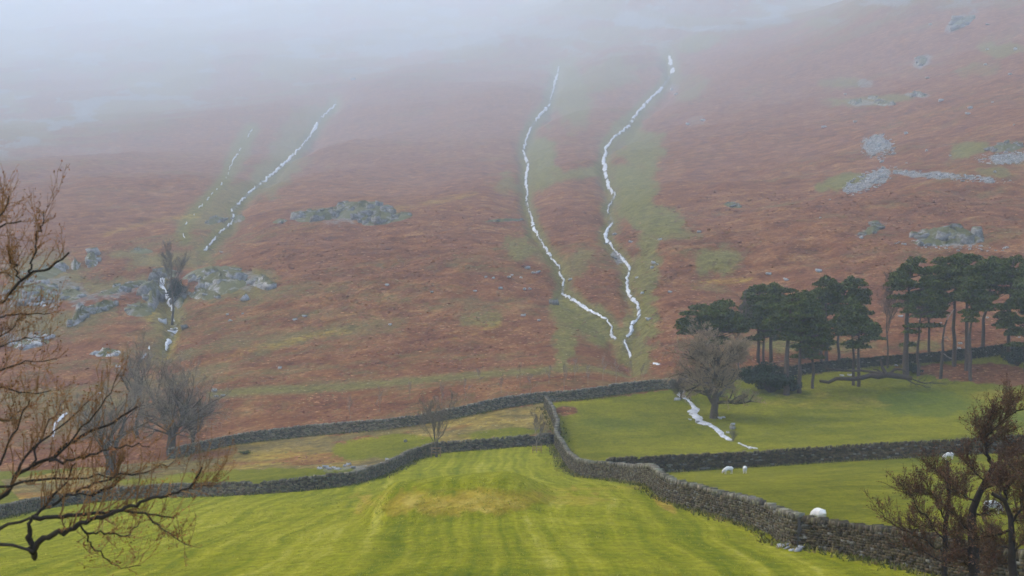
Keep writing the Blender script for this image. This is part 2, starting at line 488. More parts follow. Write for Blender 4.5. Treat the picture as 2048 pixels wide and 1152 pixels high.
# which land is walled pasture and which is open fell
fellline = np.array([(-3000, 960), (0, 945), (200, 935)] + WALLS_PX['fell'] + WALLS_PX['pine'] + [(5000, 560)], float)
line_y = np.interp(PX, fellline[:, 0], fellline[:, 1])
below = (PYb > line_y) & (GY < 260)
past_in = below.astype(float)
paddock_poly = [(200, 935), (340, 920)] + WALLS_PX['fell'][:12] + [(1104, 832), (1112, 880)] + WALLS_PX['low'][::-1][:-3] + [(0, 960)]
pad = inside(PX, PYb, paddock_poly)
nearfield = below & ~pad
# rows above the low wall line but left of the link wall are the paddock; everything else below is mown field
lowl = np.array([(-3000, 1080)] + WALLS_PX['low'] + [(1122, 905), (1156, 953), (1260, 962), (1340, 1005), (1460, 1038), (1592, 1096), (1760, 1122), (2060, 1190), (5000, 1500)], float)
own = (PYb > np.interp(PX, lowl[:, 0], lowl[:, 1]) - 2)

nz = lambda s, k: fbm(GX / s, GY / s, k, 4)
R = np.zeros(PX.shape); G = np.zeros(PX.shape); B = np.zeros(PX.shape)
T = np.zeros(PX.shape); N = np.zeros(PX.shape); W = np.zeros(PX.shape)
# bracken on the fell up to its upper limit
lim = np.interp(PX, [-500, 0, 200, 420, 560, 680, 900, 1100, 1330, 1500, 1700, 2048, 2600], [340, 310, 265, 205, 180, 150, 134, 118, 88, 60, 36, -10, -120])
R = sstep(-75, 65, PY - lim + (nz(60, 21) - .5) * 110)
up = 1 - sstep(-30, 60, PY - lim)
up_n = fbm(PX / 150 + GX / 300, PY / 22, 25, 4)
R = np.maximum(R * (0.60 + .85 * (nz(45, 22) - .3) + .7 * (fbm(GX / 14, GY / 9, 27, 4) - .5)), .55 * up * sstep(.47, .62, up_n))
# patchier and more grassy low down
R = R - .22 * sstep(560, 640, PY) * (1 - sstep(790, 860, PY)) * sstep(.40, .62, fbm(GX / 34, GY / 11, 23, 4))
R = np.clip(R, 0, 1)
def cut(arr, m): return arr * (1 - m)
greens = [
 (1085, 330, 42, 70, 0, .9), (1180, 345, 130, 16, -8, .75), (1010, 370, 45, 30, 0, .6), (1140, 200, 50, 85, 12, .7), (1210, 150, 110, 40, -12, .6),
 (1265, 375, 58, 85, 10, 1), (1280, 300, 60, 50, -20, .8), (1310, 440, 75, 36, 8, .95), (1290, 540, 34, 100, 8, .8), (1290, 640, 40, 60, 0, .9),
 (1275, 710, 50, 45, 0, .8), (1130, 610, 40, 50, 0, .85), (1190, 650, 90, 40, 18, .9), (1130, 690, 30, 50, 0, .8), (1045, 490, 40, 40, 0, .7),
 (1150, 530, 30, 60, 30, .5), (1440, 520, 62, 42, -15, .8), (1360, 470, 50, 18, 0, .6), (1420, 575, 60, 14, 8, .5), (1250, 260, 60, 30, -35, .7),
 (1690, 365, 70, 20, -8, .9), (1935, 300, 50, 18, -8, .9), (1750, 200, 120, 14, -6, .7), (1690, 165, 70, 14, 0, .6), (2000, 100, 60, 20, 0, .7), (1960, 140, 60, 20, 0, .5),
 (1990, 345, 40, 14, 0, .6), (1640, 45, 60, 15, -8, .5), (1390, 90, 70, 20, -10, .7), (1380, 170, 50, 40, -30, .5),
 (560, 330, 80, 50, -42, .8), (480, 300, 30, 60, 15, .7), (460, 400, 70, 30, -38, .8), (400, 440, 50, 40, -20, .7), (600, 245, 70, 40, -40, .7),
 (440, 470, 40, 28, -30, .7), (340, 520, 130, 26, -3, .8), (470, 560, 90, 36, 0, .95), (330, 610, 60, 60, 0, .9), (220, 570, 120, 20, -12, .8),
 (170, 630, 110, 20, -12, .7), (90, 560, 110, 50, 0, .8), (430, 590, 110, 18, -4, .8), (310, 690, 40, 50, 15, .6), (270, 510, 60, 12, 0, .7), (520, 545, 40, 14, 10, .7),
 (960, 640, 70, 20, -8, .6), (800, 600, 60, 12, 0, .35), (560, 690, 80, 14, -14, .55), (700, 660, 70, 16, 0, .4), (740, 425, 110, 20, 0, .4), (60, 640, 60, 60, 0, .6), (240, 700, 60, 16, 0, .5),
 (80, 800, 120, 30, 0, .4), (1560, 690, 80, 20, 0, .7), (1700, 690, 80, 18, 0, .6), (1840, 690, 60, 16, 0, .6),
]
for k, (cx, cy, rx, ry, an, st) in enumerate(greens):
    m = blob(PX, PY, cx, cy, rx * .9, ry * .9, an, k, .6) * st * .78 * (PY < line_y + 5)
    R = cut(R, m); W = np.maximum(W, m * (.55 + .45 * (cx > 900)))
for k in ('a', 'b', 'c', 'a2', 'd'):
    m = np.exp(-(dist_poly(PX, PY, STREAMS[k]) / 17.0) ** 2) * .8
    R = cut(R, m); W = np.maximum(W, m * .8)
# the old green track across the foot of the fell
track = [(420, 792), (520, 782), (620, 778), (740, 768), (860, 758), (960, 748), (1080, 740), (1200, 728), (1290, 726)]
dtr = dist_poly(PX, PYb, track)
m = np.exp(-(dtr / 9.0) ** 2) * (.55 + .5 * nz(12, 31)); R = cut(R, m); W = np.maximum(W, m * .7)
# pale grassy ribs
for k, pl in enumerate([[(760, 425), (830, 412), (880, 402), (950, 386)], [(480, 700), (560, 690), (620, 672), (700, 660)], [(300, 640), (330, 560)], [(360, 740), (500, 700)], [(310, 745), (345, 700), (356, 668)], [(210, 470), (300, 445), (400, 430)], [(640, 640), (760, 620)], [(860, 690), (1000, 650)], [(1390, 565), (1500, 560)]]):
    m = np.exp(-(dist_poly(PX, PY, pl) / 10.0) ** 2) * .42 * (.4 + nz(14, 60 + k))
    T = np.maximum(T, m); 
# scree and outcrops
screes = [(1757, 292, 26, 20, 0, 1), (1740, 362, 44, 13, -24, 1), (1900, 354, 84, 7, 4, 1), (2030, 315, 60, 11, -2, 1), (1830, 348, 40, 6, 6, .8), (700, 430, 120, 16, -2, .55),
 (1235, 515, 14, 14, 0, .8), (1345, 180, 22, 12, -20, .45), (470, 565, 60, 22, 0, .5), (90, 590, 90, 40, 0, .5), (210, 590, 90, 12, -14, .5), (1900, 480, 80, 16, 3, .6),
 (850, 85, 160, 26, -6, .55), (330, 110, 150, 20, 0, .4), (640, 60, 200, 26, 4, .4), (1060, 60, 160, 26, -4, .45), (1330, 20, 140, 20, -5, .4), (170, 300, 90, 10, 0, .35), (50, 680, 60, 16, 0, .6),
 (1925, 45, 40, 14, -30, .6), (1845, 122, 20, 12, -30, .6), (1730, 165, 30, 10, 0, .5), (1740, 205, 60, 8, -4, .5), (1840, 190, 30, 6, 0, .5), (1740, 460, 30, 8, -20, .5), (1470, 412, 20, 6, 0, .5), (1395, 240, 30, 14, 0, .4),
 (700, 936, 44, 8, -4, .5)]
for k, (cx, cy, rx, ry, an, st) in enumerate(screes):
    B = np.maximum(B, blob(PX, PY, cx, cy, rx, ry, an, 90 + k, .95) * st)
B = np.maximum(B, .62 * up * sstep(.50, .66, fbm(PX / 60 + 40, PY / 14, 26, 5)) * (R < .5))
for k in ('a', 'b', 'c', 'd', 'h', 'i'):
    B = np.maximum(B, .55 * np.exp(-(dist_poly(PX, PY, STREAMS[k]) / 5.0) ** 2) * (.4 + nz(3, 70)))
# walled land
W = np.where(below, 0, W)
G = np.where(below, 1.0, 0.0)
N = np.where(own & below, 1.0, .12)
pm = pad & ~own
padmask = pm * (.40 + .9 * (nz(9, 33) - .35))
greenp = np.maximum(blob(PX, PYb, 770, 895, 120, 26, -6, 3), np.maximum(blob(PX, PYb, 560, 955, 330, 18, -2, 4), blob(PX, PYb, 1000, 870, 90, 14, -4, 5) * .6))
G = np.where(pm, .25 + .75 * greenp, G)
R = np.where(pm, np.clip(.95 * sstep(.42, .6, nz(11, 34)) * (1 - greenp), 0, 1), np.where(below, 0, R))
T = np.where(pm, .5 * (1 - greenp) * nz(7, 35) * 1.4, T)
brk = blob(PX, PYb, 1990, 748, 190, 24, 4, 7) * below
G = G * (1 - brk); R = np.maximum(R, brk * .9)
sh = blob(PX, PYb, 1135, 822, 30, 12, 0, 8) * below * ~pad; G = G * (1 - sh); R = np.maximum(R, sh * .7)
# bare banks of the near pasture
T = np.maximum(T, .62 * blob(PX, PY, 930, 1004, 250, 30, -2, 9, .8) * own)
T = np.maximum(T, blob(PX, PY, 1575, 1080, 45, 16, 20, 10) * own * .9)
T = np.maximum(T, blob(PX, PY, 1330, 1010, 30, 10, 35, 11) * own * .8)
T = np.maximum(T, blob(PX, PY, 1080, 1000, 200, 14, 0, 12) * own * .45)
T = np.maximum(T, blob(PX, PYb, 1640, 800, 180, 22, 2, 13) * below * .35)
T = np.maximum(T, blob(PX, PYb, 2000, 790, 90, 12, -3, 14) * below * .4)
T = np.maximum(T, .4 * np.exp(-(dist_poly(PX, PY, [(770, 985), (900, 980), (1100, 980), (1300, 974), (1480, 990)]) / 6.0) ** 2) * own)
for (cx, cy, rx, ry, st) in ((1850, 805, 130, 32, .9), (2040, 840, 110, 26, .7), (1230, 850, 80, 18, .4), (1560, 790, 90, 16, .5)):  # patches of the walled pasture mixed towards a darker green
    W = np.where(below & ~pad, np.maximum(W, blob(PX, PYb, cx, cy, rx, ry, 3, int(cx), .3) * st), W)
zone = np.stack([R, G, B, np.ones_like(R)], -1).reshape(-1, 4)
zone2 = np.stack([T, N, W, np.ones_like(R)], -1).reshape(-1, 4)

nr, nc = GX.shape
idx = np.arange(nr * nc).reshape(nr, nc)
quads = np.stack([idx[:-1, :-1], idx[:-1, 1:], idx[1:, 1:], idx[1:, :-1]], -1).reshape(-1, 4)
qb = below[:-1, :-1].reshape(-1)
GV = np.stack([GX, GY, GZ], -1).reshape(-1, 3)
def sub_ground(name, sel):
    q = quads[sel]; used = np.unique(q)
    remap = np.full(nr * nc, -1, np.int64); remap[used] = np.arange(len(used))
    return link_mesh(name, GV[used], remap[q], M['ground'], colors={'zone': zone[used], 'zone2': zone2[used]}, smooth=True)
tag(sub_ground('hillside', ~qb), 'russet bracken fell side fading up into the mist', None, None, 'structure')
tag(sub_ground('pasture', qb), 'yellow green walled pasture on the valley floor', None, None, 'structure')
M['mid_rock'] = rock_material('grey_rock', (1, .97, .89), .6, .10, .40)

# ------------------------------------------------------------------ becks (white water)
def jitter_path(pts, step, amp, seed):
    r = np.random.default_rng(seed)
    P = np.array(pts, float)
    s = np.concatenate([[0], np.cumsum(np.hypot(*np.diff(P, axis=0).T))])
    n = max(3, int(s[-1] / step))
    t = np.linspace(0, s[-1], n)
    Q = np.stack([np.interp(t, s, P[:, 0]), np.interp(t, s, P[:, 1])], 1)
    j = (r.random((n, 2)) - .5) * amp
    j = j + np.roll(j, 1, 0) * .6
    Q[1:-1] += j[1:-1]
    return Q

def beck(key, label, w, seed, gaps=(), cat='stream', wvar=.6, lift=.0011):
    r = np.random.default_rng(seed)
    w = w * .44; Q = jitter_path(STREAMS[key], 2.2, 2.6, seed)
    n = len(Q)
    g = ground(Q[:, 0], Q[:, 1])
    g[:, 1] = np.convolve(np.pad(g[:, 1], 2, 'edge'), np.ones(5) / 5, 'valid')
    g[:, 0] = (Q[:, 0] - 1024) / F * g[:, 1]
    s = np.arange(n) * 2.2
    wid = w * (1 - wvar * .5 + wvar * vnoise(s / 6.0, s * 0, seed) * 1.5) * (.25 + 1.35 * vnoise(s / 31.0, s * 0, seed + 3))
    wid[0] *= .2; wid[-1] *= .3
    d = np.gradient(g[:, :2], axis=0); d /= np.linalg.norm(d, axis=1)[:, None] + 1e-9
    nrm = np.stack([-d[:, 1], d[:, 0]], 1)
    nrm *= np.where(nrm[:, :1] < 0, -1, 1)
    wm = wid * g[:, 1] / F
    rows = []
    for f, dz in ((-.5, -.15), (-.2, .5), (.2, .62), (.5, -.15)):
        x = g[:, 0] + nrm[:, 0] * wm * f * (1 + .5 * (r.random(n) - .5)); y = g[:, 1] + nrm[:, 1] * wm * f * 1.4
        rows.append(np.stack([x, y, ground_z(x, y) + .06 + lift * g[:, 1] * dz * (.7 + .6 * r.random(n))], 1))
    V = np.stack(rows, 1).reshape(-1, 3)
    keep = np.ones(n - 1, bool)
    for a, b_ in gaps: keep[int(a * n):int(b_ * n)] = False
    keep &= vnoise(s / 4.5, s * 0 + 7, seed + 9)[:-1] > gap_level.get(key, .12)
    ii = np.where(keep)[0]
    q = []
    for c in range(3):
        q.append(np.stack([ii * 4 + c, ii * 4 + c + 1, ii * 4 + 4 + c + 1, ii * 4 + 4 + c], 1))
    o = link_mesh('beck', V, np.concatenate(q), M['water'])
    tag(o, label, cat, 'white becks running down the fell', 'structure')
    return o
gap_level = {'a': .24, 'a2': .5, 'b': .15, 'c': .15, 'd': .12, 'e': .45, 'h': -1, 'i': -1, 'g': -1, 'f': -1}
beck('a', 'thin broken white beck slanting down the misty left of the fell', 7.5, 1, [(.70, .735)])
beck('a2', 'faint thread of water left of the slanting white beck', 4.5, 2)
beck('b', 'long white beck, left one of the two in the middle of the fell', 8.5, 3, [(.19, .215), (.745, .765)])
beck('c', 'long white beck, right one of the middle two, ending above the gap in the wall', 9.0, 4, [(.055, .10), (.535, .56)])
beck('d', 'small waterfall dropping between mossy crags under a hazy bare tree', 18, 5, [(.62, .70), (.78, .86)])
beck('e', 'short trickle beside the foot of the small waterfall', 4.5, 6)
beck('f', 'short white cascade seen through the twigs of the near tree', 11, 7)
beck('g', 'short white pool of the beck just above the fell wall', 10, 8)
beck('h', 'white beck tumbling through the green pasture past the large bare oak', 22, 9, [(.10, .17)])
beck('i', 'last glint of the beck reaching the wall across the pasture', 5, 10)

# ------------------------------------------------------------------ rocks
def hull_shape(seed, npt=18, flat=1.0):
    r = random.Random(seed)
    bm = bmesh.new()
    for _ in range(npt):
        v = Vector((r.uniform(-1, 1), r.uniform(-1, 1), r.uniform(-1, 1)))
        m = max(abs(v.x), abs(v.y), abs(v.z)) ; v = v / (m ** .75 + .2)
        bm.verts.new(v * r.uniform(.85, 1.0) )
    res = bmesh.ops.convex_hull(bm, input=bm.verts)
    bmesh.ops.delete(bm, geom=[v for v in bm.verts if not v.link_faces], context='VERTS')
    bmesh.ops.triangulate(bm, faces=bm.faces)
    bm.verts.index_update()
    V = np.array([v.co[:] for v in bm.verts]); Fc = np.array([[v.index for v in f.verts] for f in bm.faces])
    bm.free()
    return V / np.abs(V).max(), Fc
SHAPES = [hull_shape(100 + k, 14 + k) for k in range(12)]

def rocks_mesh(name, centres, dims, mat, seed, parent=None, loc=None, tilt=.25, bodies=()):
    r = np.random.default_rng(seed)
    Vs, Fs, o = [], [], 0
    for c, d in zip(centres, dims):
        V, Fc = SHAPES[int(r.integers(len(SHAPES)))]
        a = r.uniform(0, 2 * PI); b_, c_ = r.uniform(-tilt, tilt, 2)
        Rm = np.array((Matrix.Rotation(b_, 3, 'X') @ Matrix.Rotation(c_, 3, 'Y')))
        Rz = np.array(Matrix.Rotation(a, 3, 'Z'))
        Vs.append(((V @ Rz.T) * np.array(d)[None] * .5) @ Rm.T + np.array(c)[None]); Fs.append(Fc + o); o += len(V)
    Fs = [np.concatenate(Fs)]
    for V, Fc in bodies:
        Vs.append(V); Fs.append(Fc + o); o += len(V)
    return link_mesh(name, np.concatenate(Vs), Fs, mat, parent, loc=loc)

def crag(label, spots, mat, seed, name='crag', group=None, cat='crag'):
    """spots: (cx, cy, rx, ry, angle, count, smallest px, largest px, tallness)"""
    r = np.random.default_rng(seed)
    cs, ds = [], []
    for (cx, cy, rx, ry, an, n, s0, s1, tall) in spots:
        a = math.radians(an)
        u = np.sqrt(r.random(n)); t = r.random(n) * 2 * PI
        x = u * np.cos(t) * rx; y = u * np.sin(t) * ry
        px = cx + x * math.cos(a) - y * math.sin(a); py = cy + x * math.sin(a) + y * math.cos(a)
        g = ground(px, py)
        for k in range(n):
            s = (s0 + (s1 - s0) * r.random() ** 1.6) * g[k, 1] / F
            w = s * r.uniform(.8, 1.5); h = s * r.uniform(.7, 1.2) * tall
            cs.append((g[k, 0], g[k, 1], g[k, 2] + h * .12)); ds.append((w, s * r.uniform(.8, 1.3), h))
    base = cs[0]
    bodies = []
    for (cx, cy, rx, ry, an, n, s0, s1, tall) in spots:
        a = math.radians(an); nr_, nc_ = 6, 18
        uu = np.linspace(0, 1.12, nr_)[:, None] * np.ones((1, nc_)); tt = np.ones((nr_, 1)) * np.linspace(0, 2 * PI, nc_, endpoint=False)[None]
        x = uu * np.cos(tt) * rx; y = uu * np.sin(tt) * ry
        g = ground((cx + x * math.cos(a) - y * math.sin(a)).ravel(), (cy + x * math.sin(a) + y * math.cos(a)).ravel())
        hd = (s0 + s1) * .33 * tall * g[:, 1] / F * (.6 + .8 * r.random(len(g)))
        g[:, 2] += hd * np.clip(1 - uu.ravel() ** 2, -.4, 1) - .1
        ix = np.arange(nr_ * nc_).reshape(nr_, nc_)
        bodies.append((g, np.stack([ix[:-1], np.roll(ix, -1, 1)[:-1], np.roll(ix, -1, 1)[1:], ix[1:]], -1).reshape(-1, 4)[:, ::-1]))
    o = rocks_mesh(name, cs, ds, mat, seed, loc=base, bodies=bodies)
    tag(o, label, cat, group)
    return o
CG = 'grey crags breaking through the bracken'
crag('long grey crag band lying across the bracken left of the middle becks',
     [(640, 433, 52, 9, -8, 26, 10, 24, 1.0), (720, 424, 60, 14, -3, 40, 12, 30, 1.25), (760, 440, 40, 10, -10, 18, 10, 24, 1.1), (800, 436, 26, 6, -14, 8, 8, 16, .9), (560, 443, 16, 4, -8, 4, 6, 12, .8)], M['rock'], 1, group=CG)
crag('mossy crag with pale blocks right of the small waterfall',
     [(440, 570, 44, 20, 0, 12, 16, 34, 1.2), (425, 548, 60, 16, -6, 16, 14, 30, .6), (410, 590, 34, 10, 0, 8, 10, 20, .8), (470, 566, 24, 12, 0, 6, 14, 26, 1.0)], M['mid_rock'], 2, group=CG)
crag('blocky pale outcrop at the right end of the waterfall crag', [(526, 570, 22, 9, 10, 6, 16, 32, 1.1)], M['mid_rock'], 3, group=CG)
crag('broad slab outcrop high behind the near tree at the left edge', [(92, 546, 36, 10, -8, 9, 20, 44, .6), (55, 556, 40, 14, 0, 8, 14, 30, .7)], M['mid_rock'], 4, group=CG)
crag('jumbled mossy crag below the slab outcrop at the left edge', [(70, 590, 56, 22, 0, 24, 14, 34, 1.0), (140, 590, 26, 12, 0, 8, 10, 22, .8)], M['mid_rock'], 5, group=CG)
crag('bright bare boulders heaped below the mossy left crag', [(76, 606, 22, 8, 0, 7, 12, 24, .8)], M['pale_rock'], 6, name='boulder_heap', group=CG)
crag('upright stack of pale rocks on the skyline of the left crags', [(183, 522, 14, 14, 0, 6, 12, 22, 1.2), (150, 535, 8, 6, 0, 2, 12, 18, 1.6)], M['mid_rock'], 7, group=CG)
crag('row of upright rock teeth slanting up left of the waterfall', [(160, 636, 26, 8, -38, 8, 10, 18, 1.9), (205, 616, 36, 8, -16, 9, 10, 18, 1.4), (250, 576, 60, 6, -16, 12, 8, 18, .9)], M['mid_rock'], 8, group=CG)
crag('dark mossy cliff that the small waterfall drops over', [(306, 590, 14, 30, 0, 9, 16, 32, 1.2), (356, 590, 14, 26, 0, 8, 14, 28, 1.1), (280, 620, 34, 14, 0, 9, 12, 24, .8), (330, 550, 26, 8, 0, 6, 14, 26, .7)], M['rock'], 9, group=CG)
crag('white rock ledge among twigs at the left edge', [(62, 688, 40, 9, -8, 12, 12, 26, .7)], M['pale_rock'], 10, group=CG)
crag('small white outcrop above the near tree, left of the waterfall foot', [(216, 707, 28, 7, -4, 9, 12, 24, .8)], M['pale_rock'], 11, group=CG)
crag('grey broken crag above the pines at the right', [(1900, 476, 74, 11, 3, 34, 12, 30, 1.3), (1865, 486, 40, 6, 0, 10, 8, 18, .9)], M['rock'], 12, group=CG)
crag('small dark hollowed outcrop left of the right crag', [(1746, 460, 24, 7, -24, 11, 8, 20, .8)], M['rock'], 13, group=CG)
crag('topmost hazy outcrop near the right corner', [(1925, 46, 32, 8, -30, 10, 10, 22, .7)], M['rock'], 14, group=CG)
crag('hazy grey outcrop below the topmost one on the right', [(1843, 122, 12, 9, -30, 6, 8, 18, .8)], M['rock'], 15, group=CG)
crag('low broken ledge in the green streak high on the right', [(1710, 205, 16, 4, 0, 6, 8, 14, .8), (1768, 208, 20, 4, 5, 7, 8, 14, .8), (1838, 190, 14, 4, 10, 5, 8, 16, .8), (1745, 196, 10, 3, 0, 3, 6, 12, .8)], M['rock'], 16, group=CG)
crag('low grey ledge right of the middle becks', [(1466, 411, 20, 5, 8, 8, 6, 14, .7)], M['rock'], 17, group=CG)
crag('thin line of rock reaching left from the middle beck', [(1010, 441, 44, 2.5, -2, 9, 5, 11, .7)], M['rock'], 18, group=CG)
crag('grey ledge right of the slanting beck near its foot', [(478, 438, 14, 7, -10, 6, 6, 14, .8), (430, 442, 22, 6, -14, 9, 7, 16, .8)], M['rock'], 19, group=CG)
crag('faint low outcrop above the hazy bare tree', [(284, 503, 24, 5, 0, 7, 7, 16, .7)], M['rock'], 20, group=CG)
crag('grey rock ledge at the right edge above the scree', [(2010, 296, 40, 7, -4, 14, 8, 18, .9)], M['rock'], 21, group=CG)

BG = 'boulders lying singly on the fell'
def boulder(px, py, s, label, group=BG, mat='pale_rock', tall=.8, seed=None):
    g = at(px, py); S = s * g.y / F
    o = rocks_mesh('boulder', [(g.x, g.y, g.z + S * tall * .25)], [(S, S * .9, S * tall)], M[mat], seed or int(px * 7 + py), loc=tuple(g))
    tag(o, label, 'boulder', group)
boulder(1108, 608, 19, 'square grey boulder on green turf left of the forking beck', mat='rock')
boulder(494, 600, 23, 'large pale boulder standing alone below the waterfall crag')
boulder(326, 646, 18, 'rounded boulder at the foot of the small waterfall')
boulder(368, 658, 17, 'rounded mossy boulder right of the waterfall foot', mat='rock')
boulder(346, 664, 12, 'wet boulder in the water below the small waterfall', mat='rock')
boulder(236, 734, 12, 'pale flat stone under the white outcrop, above the near tree', tall=.5)
boulder(428, 783, 13, 'white stone at the left end of the green track', tall=.6)
boulder(356, 780, 9, 'white stone behind the dark bare tree by the wall end')
boulder(199, 788, 9, 'bright white stone seen just over the near tree')
boulder(1636, 544, 16, 'long white boulder just above the middle pines', tall=.6)
boulder(1538, 549, 13, 'pale flat boulder above the left pines, higher of two', tall=.5)
boulder(1572, 561, 12, 'pale flat boulder above the left pines, lower of two', tall=.5)
boulder(1296, 641, 12, 'reddish pale boulder right of the right middle beck')
boulder(1285, 587, 8, 'small white boulder right of the bend of the right middle beck')
boulder(1140, 560, 13, 'pale slab against the right bank of the left middle beck', tall=.5)
boulder(1228, 517, 14, 'grey slab on the left bank of the right middle beck', tall=.5, mat='rock')
boulder(1210, 488, 10, 'flat grey stone left of the right middle beck', tall=.4, mat='rock')
boulder(1240, 786, 16, 'large pale boulder lying against the foot of the fell wall')
boulder(1198, 792, 10, 'smaller pale boulder by the foot of the fell wall')
boulder(1722, 477, 10, 'white flat stone beneath the small hollowed outcrop', tall=.5)
boulder(706, 160, 9, 'white stone high in the mist left of the middle becks')
boulder(1855, 157, 12, 'thin pale slab high on the right of the fell', tall=.35)
boulder(1935, 229, 11, 'pale stone on the right of the fell above the scree', tall=.5)
boulder(1812, 268, 8, 'pale dot of stone beside the round scree patch')
boulder(1465, 858, 12, 'mossy stone at the beck side below the bare oak', mat='rock')
boulder(1395, 846, 9, 'dark stone splitting the beck below the bare oak', mat='rock')
boulder(810, 884, 9, 'grey stone on the green mound behind the low wall', mat='rock')
# little stones that nothing tells apart
def stones(label, group, pts, s0, s1, seed):
    r = np.random.default_rng(seed)
    g = ground([p[0] for p in pts], [p[1] for p in pts])
    for k, p in enumerate(pts):
        S = r.uniform(s0, s1) * g[k, 1] / F
        o = rocks_mesh('stone', [(g[k, 0], g[k, 1], g[k, 2] + S * .18)], [(S * r.uniform(.9, 1.5), S, S * r.uniform(.5, .9))], M['pale_rock'], seed * 31 + k, loc=tuple(g[k]))
        tag(o, label, 'stone', group)
def cloud(seed, n, cx, cy, rx, ry):
    r = np.random.default_rng(seed)
    return [(cx + rx * (r.random() * 2 - 1), cy + ry * (r.random() * 2 - 1)) for _ in range(n)]
stones('small pale stone in the scatter left of the left middle beck', 'stones left of the middle becks', [(972, 555), (986, 557), (1018, 556), (1024, 551), (1042, 556), (1055, 538), (1068, 547), (1076, 546), (1000, 578), (1050, 580), (1060, 579), (1047, 632), (1078, 642), (950, 583)], 5, 10, 3)
stones('small pale stone on the slope right of the right middle beck', 'stones right of the middle becks', [(1308, 527), (1315, 530), (1304, 537), (1262, 485), (1320, 480), (1340, 585), (1274, 556), (1230, 470), (1345, 180), (1352, 190), (1398, 465), (1375, 250), (1405, 242)], 5, 9, 4)
stones('small pale stone on the open bracken below the waterfall crag', 'stones on the open bracken', [(462, 642), (455, 630), (485, 628), (609, 634), (590, 640), (775, 571), (560, 737), (443, 505), (445, 792), (432, 794), (864, 586), (780, 650)], 5, 9, 5)
stones('small pale stone dotted high on the right of the fell', 'stones high on the right fell', [(1975, 100), (1970, 130), (2020, 150), (2028, 250), (1900, 312), (1854, 302), (1763, 325), (1813, 327), (1648, 255), (1710, 245), (1690, 190), (1882, 202), (1940, 218), (1990, 345), (1985, 205), (1860, 50), (1975, 50), (2030, 100), (1640, 436), (1660, 400)], 4, 9, 6)
stones('small stone beside the trunks of the pines', 'stones among the pines', cloud(7, 12, 1880, 640, 160, 60), 4, 9, 7)
stones('small white stone under the fallen dead tree', 'stones under the fallen tree', [(1684, 752), (1700, 751), (1792, 732)], 6, 9, 8)
stones('small mossy stone beside the beck in the pasture', 'stones beside the pasture beck', [(1432, 826), (1440, 838), (1446, 836), (1380, 840), (1410, 850), (1456, 866), (1500, 898), (1466, 850), (1355, 800), (1385, 830)], 5, 9, 9)

stones('pale stone spilled by the bend of the low wall', 'stones by the low wall', [(640, 938), (652, 936), (660, 939), (668, 936), (676, 939), (690, 933), (698, 930), (706, 937), (764, 928), (772, 926), (778, 922)], 5, 11, 14)
# scree: loose stones past counting
def scree(label, patches, seed):
    r = np.random.default_rng(seed); cs, ds = [], []
    for (cx, cy, rx, ry, an, n) in patches:
        a = math.radians(an); u = r.random(n) ** .6 * 1.5; t = r.random(n) * 2 * PI
        x = u * np.cos(t) * rx; y = u * np.sin(t) * ry
        g = ground(cx + x * math.cos(a) - y * math.sin(a), cy + x * math.sin(a) + y * math.cos(a))
        for k in range(n):
            s = (1.0 + 6.5 * r.random() ** 3) * g[k, 1] / F
            cs.append(g[k] + np.array([0, 0, s * .1])); ds.append((s * r.uniform(.8, 1.6), s, s * r.uniform(.4, .8)))
    o = rocks_mesh('scree', cs, ds, M['pale_rock'], seed)
    tag(o, label, None, None, 'stuff')
scree('loose grey scree spilled down the right of the fell', [(1757, 294, 24, 18, 0, 260), (1738, 362, 42, 12, -24, 340), (1900, 354, 86, 5, 5, 300), (2030, 316, 56, 9, -2, 300), (1900, 492, 80, 6, 3, 120)], 5)

# ------------------------------------------------------------------ dry-stone walls
def resample(P, step):
    s = np.concatenate([[0], np.cumsum(np.linalg.norm(np.diff(P[:, :2], axis=0), axis=1))])
    n = max(4, int(s[-1] / step)); t = np.linspace(0, s[-1], n)
    return np.stack([np.interp(t, s, P[:, 0]), np.interp(t, s, P[:, 1])], 1), t

BOX = np.array([(-1, -1, -1), (1, -1, -1), (1, 1, -1), (-1, 1, -1), (-1, -1, 1), (1, -1, 1), (1, 1, 1), (-1, 1, 1)], float) * .5
BOXF = np.array([(0, 3, 2, 1), (4, 5, 6, 7), (0, 1, 5, 4), (1, 2, 6, 5), (2, 3, 7, 6), (3, 0, 4, 7)])

def blocks(C, D, ax, seed, jit=.16, lean=None):
    """many rough blocks at once: centres C, sizes D (along, through, up), directions ax"""
    r = np.random.default_rng(seed); n = len(C)
    L = BOX[None] * (1 + (r.random((n, 8, 3)) - .5) * 2 * jit) * D[:, None, :]
    if lean is not None: L[:, :, 0] += L[:, :, 2] * lean[:, None]
    ca, sa = ax[:, 0][:, None], ax[:, 1][:, None]
    X = L[:, :, 0] * ca - L[:, :, 1] * sa; Y = L[:, :, 0] * sa + L[:, :, 1] * ca
    V = np.stack([X, Y, L[:, :, 2]], -1) + C[:, None, :]
    Fc = (BOXF[None] + (np.arange(n) * 8)[:, None, None]).reshape(-1, 4)
    return V.reshape(-1, 3), Fc

